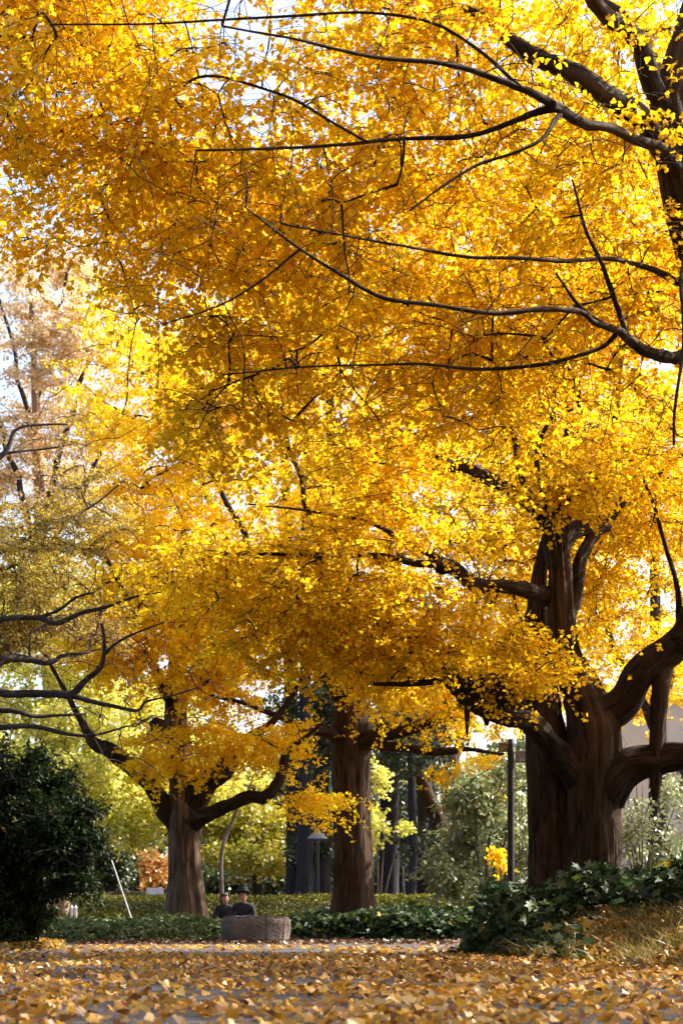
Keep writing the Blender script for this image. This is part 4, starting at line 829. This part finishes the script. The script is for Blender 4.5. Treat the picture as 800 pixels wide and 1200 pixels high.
# stone block
bm = bmesh.new(); k = 25.4 / FPX; sx = lambda px: (px - 300) * k
foot = [(260, -.10), (281, -.34), (312, -.36), (334, -.22), (342, .05), (330, .40), (290, .48), (262, .30)]
z0, z1 = -.03, CAMH + (HOR - 1073.5) * k
lo_ = [bm.verts.new((sx(x) * .97, y * .96, z0)) for x, y in foot]; hi_ = [bm.verts.new((sx(x), y, z1 - (0.0 if x < 320 else .015))) for x, y in foot]
nf = len(foot)
for i in range(nf): bm.faces.new((lo_[i], lo_[(i + 1) % nf], hi_[(i + 1) % nf], hi_[i]))
bm.faces.new(hi_); bm.faces.new(lo_[::-1]); bmesh.ops.recalc_face_normals(bm, faces=bm.faces[:])
bmesh.ops.bevel(bm, geom=bm.edges[:], offset=.03, segments=2, affect='EDGES'); bmesh.ops.triangulate(bm, faces=[f for f in bm.faces if len(f.verts) > 4])
bmesh.ops.subdivide_edges(bm, edges=bm.edges[:], cuts=4, use_grid_fill=True)
for v in bm.verts: v.co += v.co.normalized() * (.035 * noise.noise(v.co * 3.1) + .018 * noise.noise(v.co * 9.0))
o = bm_obj('stone_block', bm, M['stone'], None, smooth=True); o.location = P(300, 1072, 25.4) * np.array([1, 1, 0])
tag(o, 'rough low stone block at the far path edge, before the seated pair', 'stone')

# building behind at right
bx0, bx1, by, bz = 7.4, 17.0, 47.0, 6.8
root = empty('white_building', (12.0, by, 0), 'pale grey-white building glimpsed behind the trees at the right edge', 'building')
bm = bmesh.new(); box(bm, 0, 2.5, bz / 2, bx1 - bx0, 5, bz); bm_obj('wall', bm, M['whitestone'], root, .02)
for zc, nm in ((0.75, 'plinth'), (2.2, 'ledge'), (6.5, 'roof')):
    bm = bmesh.new(); hgt = {'plinth': .16, 'ledge': .12, 'roof': .3}[nm]; box(bm, 0, 2.45, zc, bx1 - bx0 + .3, 5.3, hgt); bm_obj(nm, bm, M['whitestone'], root, .015)
for wx, wz, ww, wh in [(-2.35, 1.35, .7, 1.0), (-.9, 1.35, .7, 1.0), (1.0, 1.35, .9, 1.0), (3.0, 1.35, .9, 1.0), (-2.3, 4.2, .9, 1.3), (0, 4.2, .9, 1.3), (2.3, 4.2, .9, 1.3)]:
    bm = bmesh.new()
    for (cx, cz, a, b_) in ((0, wh / 2, ww + .12, .07), (0, -wh / 2, ww + .12, .07), (-ww / 2, 0, .07, wh - .07), (ww / 2, 0, .07, wh - .07), (0, 0, .04, wh - .07)): box(bm, wx + cx, -.03, wz + cz, a, .08, b_)
    fr = bm_obj('window', bm, M['lampmetal'], root)
    bm = bmesh.new(); box(bm, wx, -.006, wz, ww - .04, .02, wh - .04); bm_obj('pane', bm, M['glass'], fr)

# ------------------------------------------------------------------ the seated pair
M['skin'] = noise_mat('skin', [(0.3, (0.28, 0.15, 0.10)), (0.8, (0.37, 0.21, 0.145))], 8, 0.55, 0.05)
M['coat'] = noise_mat('dark_coat_cloth', [(0.3, (0.012, 0.012, 0.018)), (0.8, (0.026, 0.025, 0.034))], 20, 0.9, 0.3)
M['trouser'] = noise_mat('dark_trouser_cloth', [(0.3, (0.02, 0.02, 0.03)), (0.8, (0.035, 0.035, 0.05))], 20, 0.9, 0.3)
M['hair'] = noise_mat('dark_brown_hair', [(0.3, (0.012, 0.008, 0.006)), (0.8, (0.035, 0.022, 0.016))], 30, 0.6, 0.4)
M['hat'] = noise_mat('dark_hat_felt', [(0.3, (0.012, 0.014, 0.024)), (0.8, (0.025, 0.028, 0.042))], 20, 0.9, 0.2)
M['lips'] = noise_mat('lips', [(0.3, (0.40, 0.16, 0.13)), (0.8, (0.46, 0.2, 0.16))], 8, 0.5, 0.0)
M['eye'] = noise_mat('eye_dark', [(0.3, (0.01, 0.01, 0.01)), (0.8, (0.03, 0.02, 0.02))], 8, 0.2, 0.0)
def skin_mesh(name, verts, edges, radii, mat, parent, root_i=0, sub=2):
    me = bpy.data.meshes.new(name); me.from_pydata([tuple(v) for v in verts], edges, []); me.update()
    o = bpy.data.objects.new(name, me); C.objects.link(o)
    sm = o.modifiers.new('s', 'SKIN'); sb = o.modifiers.new('u', 'SUBSURF'); sb.levels = sub; sb.render_levels = sub
    for i, r in enumerate(radii):
        r = r if isinstance(r, tuple) else (r, r); me.skin_vertices[0].data[i].radius = r; me.skin_vertices[0].data[i].use_root = (i == root_i)
    bpy.context.view_layer.update(); dg = bpy.context.evaluated_depsgraph_get()
    m2 = bpy.data.meshes.new_from_object(o.evaluated_get(dg)); bpy.data.objects.remove(o)
    m2.materials.clear(); m2.materials.append(mat); m2.polygons.foreach_set('use_smooth', [True] * len(m2.polygons))
    q = bpy.data.objects.new(name, m2); C.objects.link(q); q.parent = parent; return q
def chain_mesh(ch):
    V, E, R = [], [], []
    for pts, par in ch:
        last = par
        for (p, r) in pts:
            V.append(p); R.append(r)
            if last is not None: E.append((last, len(V) - 1))
            last = len(V) - 1
    return V, E, R
def person(px, d, label, hat, yaw, s=1.0):
    b = P(px, HOR, d) * np.array([1, 1, 0]) + np.array([0, 0, .13])
    root = empty('person', b, label, 'person'); root.rotation_euler = (0, 0, yaw); root.scale = (s, s, s)
    # cross-legged on the ground, facing the path (-y), hands resting together in the lap
    body = [([((0, 0.02, .14), (.15, .11)), ((0, 0.03, .28), (.135, .10)), ((0, .02, .42), (.155, .105)), ((0, .02, .52), (.13, .085)), ((0, .01, .57), (.056, .056)), ((0, -.005, .60), (.052, .054)), ((0, -.02, .66), (.078, .092)), ((0, -.02, .735), (.084, .10)), ((0, -.012, .80), (.062, .076))], None)]
    idx_sh, idx_pel = 3, 0
    n0 = 9
    for sd in (-1, 1):
        arm = [((sd * .165, .02, .51), .052), ((sd * .215, -.02, .40), .045), ((sd * .235, -.06, .28), .040), ((sd * .16, -.17, .215), .034), ((sd * .07, -.25, .20), .026), ((sd * .035, -.285, .195), (.034, .02))]
        body.append((arm, idx_sh)); n0 += 6; wrist = n0 - 1
        for f, (fx, fl) in enumerate(((-.022, .062), (-.007, .072), (.008, .068), (.022, .052))):
            c0 = np.array([sd * .028 + fx * .3, -.305, .20 + fx]); dr = np.array([-sd * .8, -.35, -.25]); dr /= np.linalg.norm(dr)
            body.append(([(tuple(c0), .0095), (tuple(c0 + dr * fl * .55), .0085), (tuple(c0 + dr * fl * .85 + np.array([0, .018, -.012])), .007)], wrist)); n0 += 3
        body.append(([((sd * .03, -.27, .222), .011), ((sd * .005, -.295, .235), .009)], wrist)); n0 += 2
        leg = [((sd * .12, -.04, .11), .088), ((sd * .30, -.24, .13), .068), ((sd * .34, -.30, .12), .058), ((sd * .12, -.36, .075), .050), ((-sd * .08, -.36, .05), .036), ((-sd * .15, -.40, .045), .034), ((-sd * .20, -.45, .04), .022)]
        body.append((leg, idx_pel)); n0 += 7
    V, E, R = chain_mesh(body); bo = skin_mesh('body', V, E, R, M['skin'], root)
    # coat and trousers over the body
    coat = [([((0, .02, .13), (.175, .135)), ((0, .03, .28), (.165, .13)), ((0, .02, .42), (.18, .13)), ((0, .02, .522), (.128, .095)), ((0, .012, .575), (.080, .078)), ((0, .005, .605), (.066, .068))], None)]
    for sd in (-1, 1): coat.append(([((sd * .17, .02, .515), .072), ((sd * .222, -.02, .40), .064), ((sd * .24, -.06, .28), .058), ((sd * .16, -.17, .218), .05), ((sd * .095, -.23, .205), .042)], 3))
    V, E, R = chain_mesh(coat); skin_mesh('coat', V, E, R, M['coat'], root)
    tr = [([((0, .02, .115), (.175, .13)), ((0, .02, .17), (.16, .125))], None)]
    for sd in (-1, 1): tr.append(([((sd * .125, -.04, .11), .105), ((sd * .30, -.24, .13), .083), ((sd * .34, -.30, .12), .072), ((sd * .12, -.36, .078), .062), ((-sd * .05, -.36, .055), .05)], 0))
    V, E, R = chain_mesh(tr); skin_mesh('trousers', V, E, R, M['trouser'], root)
    # face
    def blob(name, mat, items, parent=root):
        bm = bmesh.new()
        for (c, r) in items:
            g = bmesh.ops.create_uvsphere(bm, u_segments=14, v_segments=10, radius=1.0)
            for v in g['verts']: v.co = Vector((c[0] + v.co.x * r[0], c[1] + v.co.y * r[1], c[2] + v.co.z * r[2]))
        return bm_obj(name, bm, mat, parent, smooth=True)
    blob('nose', M['skin'], [((0, -.118, .71), (.012, .016, .022))], bo)
    for sd in (-1, 1):
        blob('ear', M['skin'], [((sd * .085, -.01, .715), (.010, .02, .03))], bo)
        blob('eye', M['eye'], [((sd * .032, -.106, .737), (.013, .008, .007))], bo)
        blob('eyebrow', M['hair'], [((sd * .032, -.108, .758), (.020, .006, .004))], bo)
    blob('mouth', M['lips'], [((0, -.106, .668), (.024, .008, .007))], bo)
    bm = bmesh.new(); g = bmesh.ops.create_uvsphere(bm, u_segments=24, v_segments=16, radius=1.0)
    for v in g['verts']:
        c = v.co.copy(); f = 1 + .08 * noise.noise(c * 3)
        v.co = Vector((c.x * .108 * f, .008 + c.y * .122 * f, .755 + c.z * .098 * f))
        if c.y < -.15 and c.z < (.30 if hat else .25) + .25 * abs(c.x): v.co.y = -.015
        if c.z < -.05 and c.y > -.35: v.co.z -= (.0 if hat else .13) * min(1, c.y + .6)
    bm_obj('hair', bm, M['hair'], root, smooth=True)
    if hat:
        bm = bmesh.new(); cyl(bm, (0, -.012, .802), (0, -.008, .817), .155, .15, 28); cyl(bm, (0, -.008, .817), (0, -.004, .91), .11, .092, 24)
        bm_obj('hat', bm, M['hat'], root, .006, 2, smooth=True)
    return root
person(264, 33.2, 'dark-haired person in a black coat sitting left of the one in the hat', False, 0.12, 0.84)
person(285, 32.8, 'person in a dark brimmed hat and black coat sitting behind the stone block', True, -0.08, 0.90)

# ------------------------------------------------------------------ light, camera, render
SUN_EL, SUN_AZ = 44.0, 66.0            # azimuth: degrees clockwise from straight ahead (+y), i.e. from the right and slightly behind the trees
el, az = math.radians(SUN_EL), math.radians(SUN_AZ)
sd = Vector((math.sin(az) * math.cos(el), math.cos(az) * math.cos(el), math.sin(el)))
ld = bpy.data.lights.new('sun', 'SUN'); ld.energy = 3.7; ld.angle = math.radians(0.5); ld.color = (1.0, 0.93, 0.82)
lo2 = bpy.data.objects.new('sun', ld); C.objects.link(lo2); lo2.rotation_euler = sd.to_track_quat('Z', 'Y').to_euler(); lo2.location = (30, 10, 30)
w = bpy.data.worlds.new('World'); bpy.context.scene.world = w; w.use_nodes = True
nt = w.node_tree; bg = nt.nodes['Background']; sky = nt.nodes.new('ShaderNodeTexSky'); sky.sky_type = 'NISHITA'; sky.sun_disc = False
sky.sun_elevation = el; sky.sun_rotation = az; sky.air_density = 1.0; sky.dust_density = 5.0; sky.ozone_density = 0.6
nt.links.new(sky.outputs[0], bg.inputs[0]); bg.inputs[1].default_value = 0.115
cd = bpy.data.cameras.new('camera'); cam = bpy.data.objects.new('camera', cd); C.objects.link(cam)
cam.location = (0, 0, CAMH); cam.rotation_euler = (math.pi / 2, 0, 0)
cd.sensor_fit = 'VERTICAL'; cd.sensor_height = 36.0; cd.sensor_width = 24.0; cd.lens = 36.0 * FPX / 1200.0
cd.shift_y = (HOR - 600.0) / 1200.0; cd.clip_start = 0.05; cd.clip_end = 2000
cd.dof.use_dof = True; cd.dof.focus_distance = 16.0; cd.dof.aperture_fstop = 4.0
sc = bpy.context.scene; sc.camera = cam
sc.view_settings.view_transform = 'Standard'; sc.view_settings.look = 'None'; sc.view_settings.gamma = 1.0
sc.view_settings.exposure = 1.9
sc.cycles.use_denoising = True
sc.cycles.max_bounces = 18; sc.cycles.diffuse_bounces = 10; sc.cycles.transmission_bounces = 14
print('leaf faces', NLEAF[0])
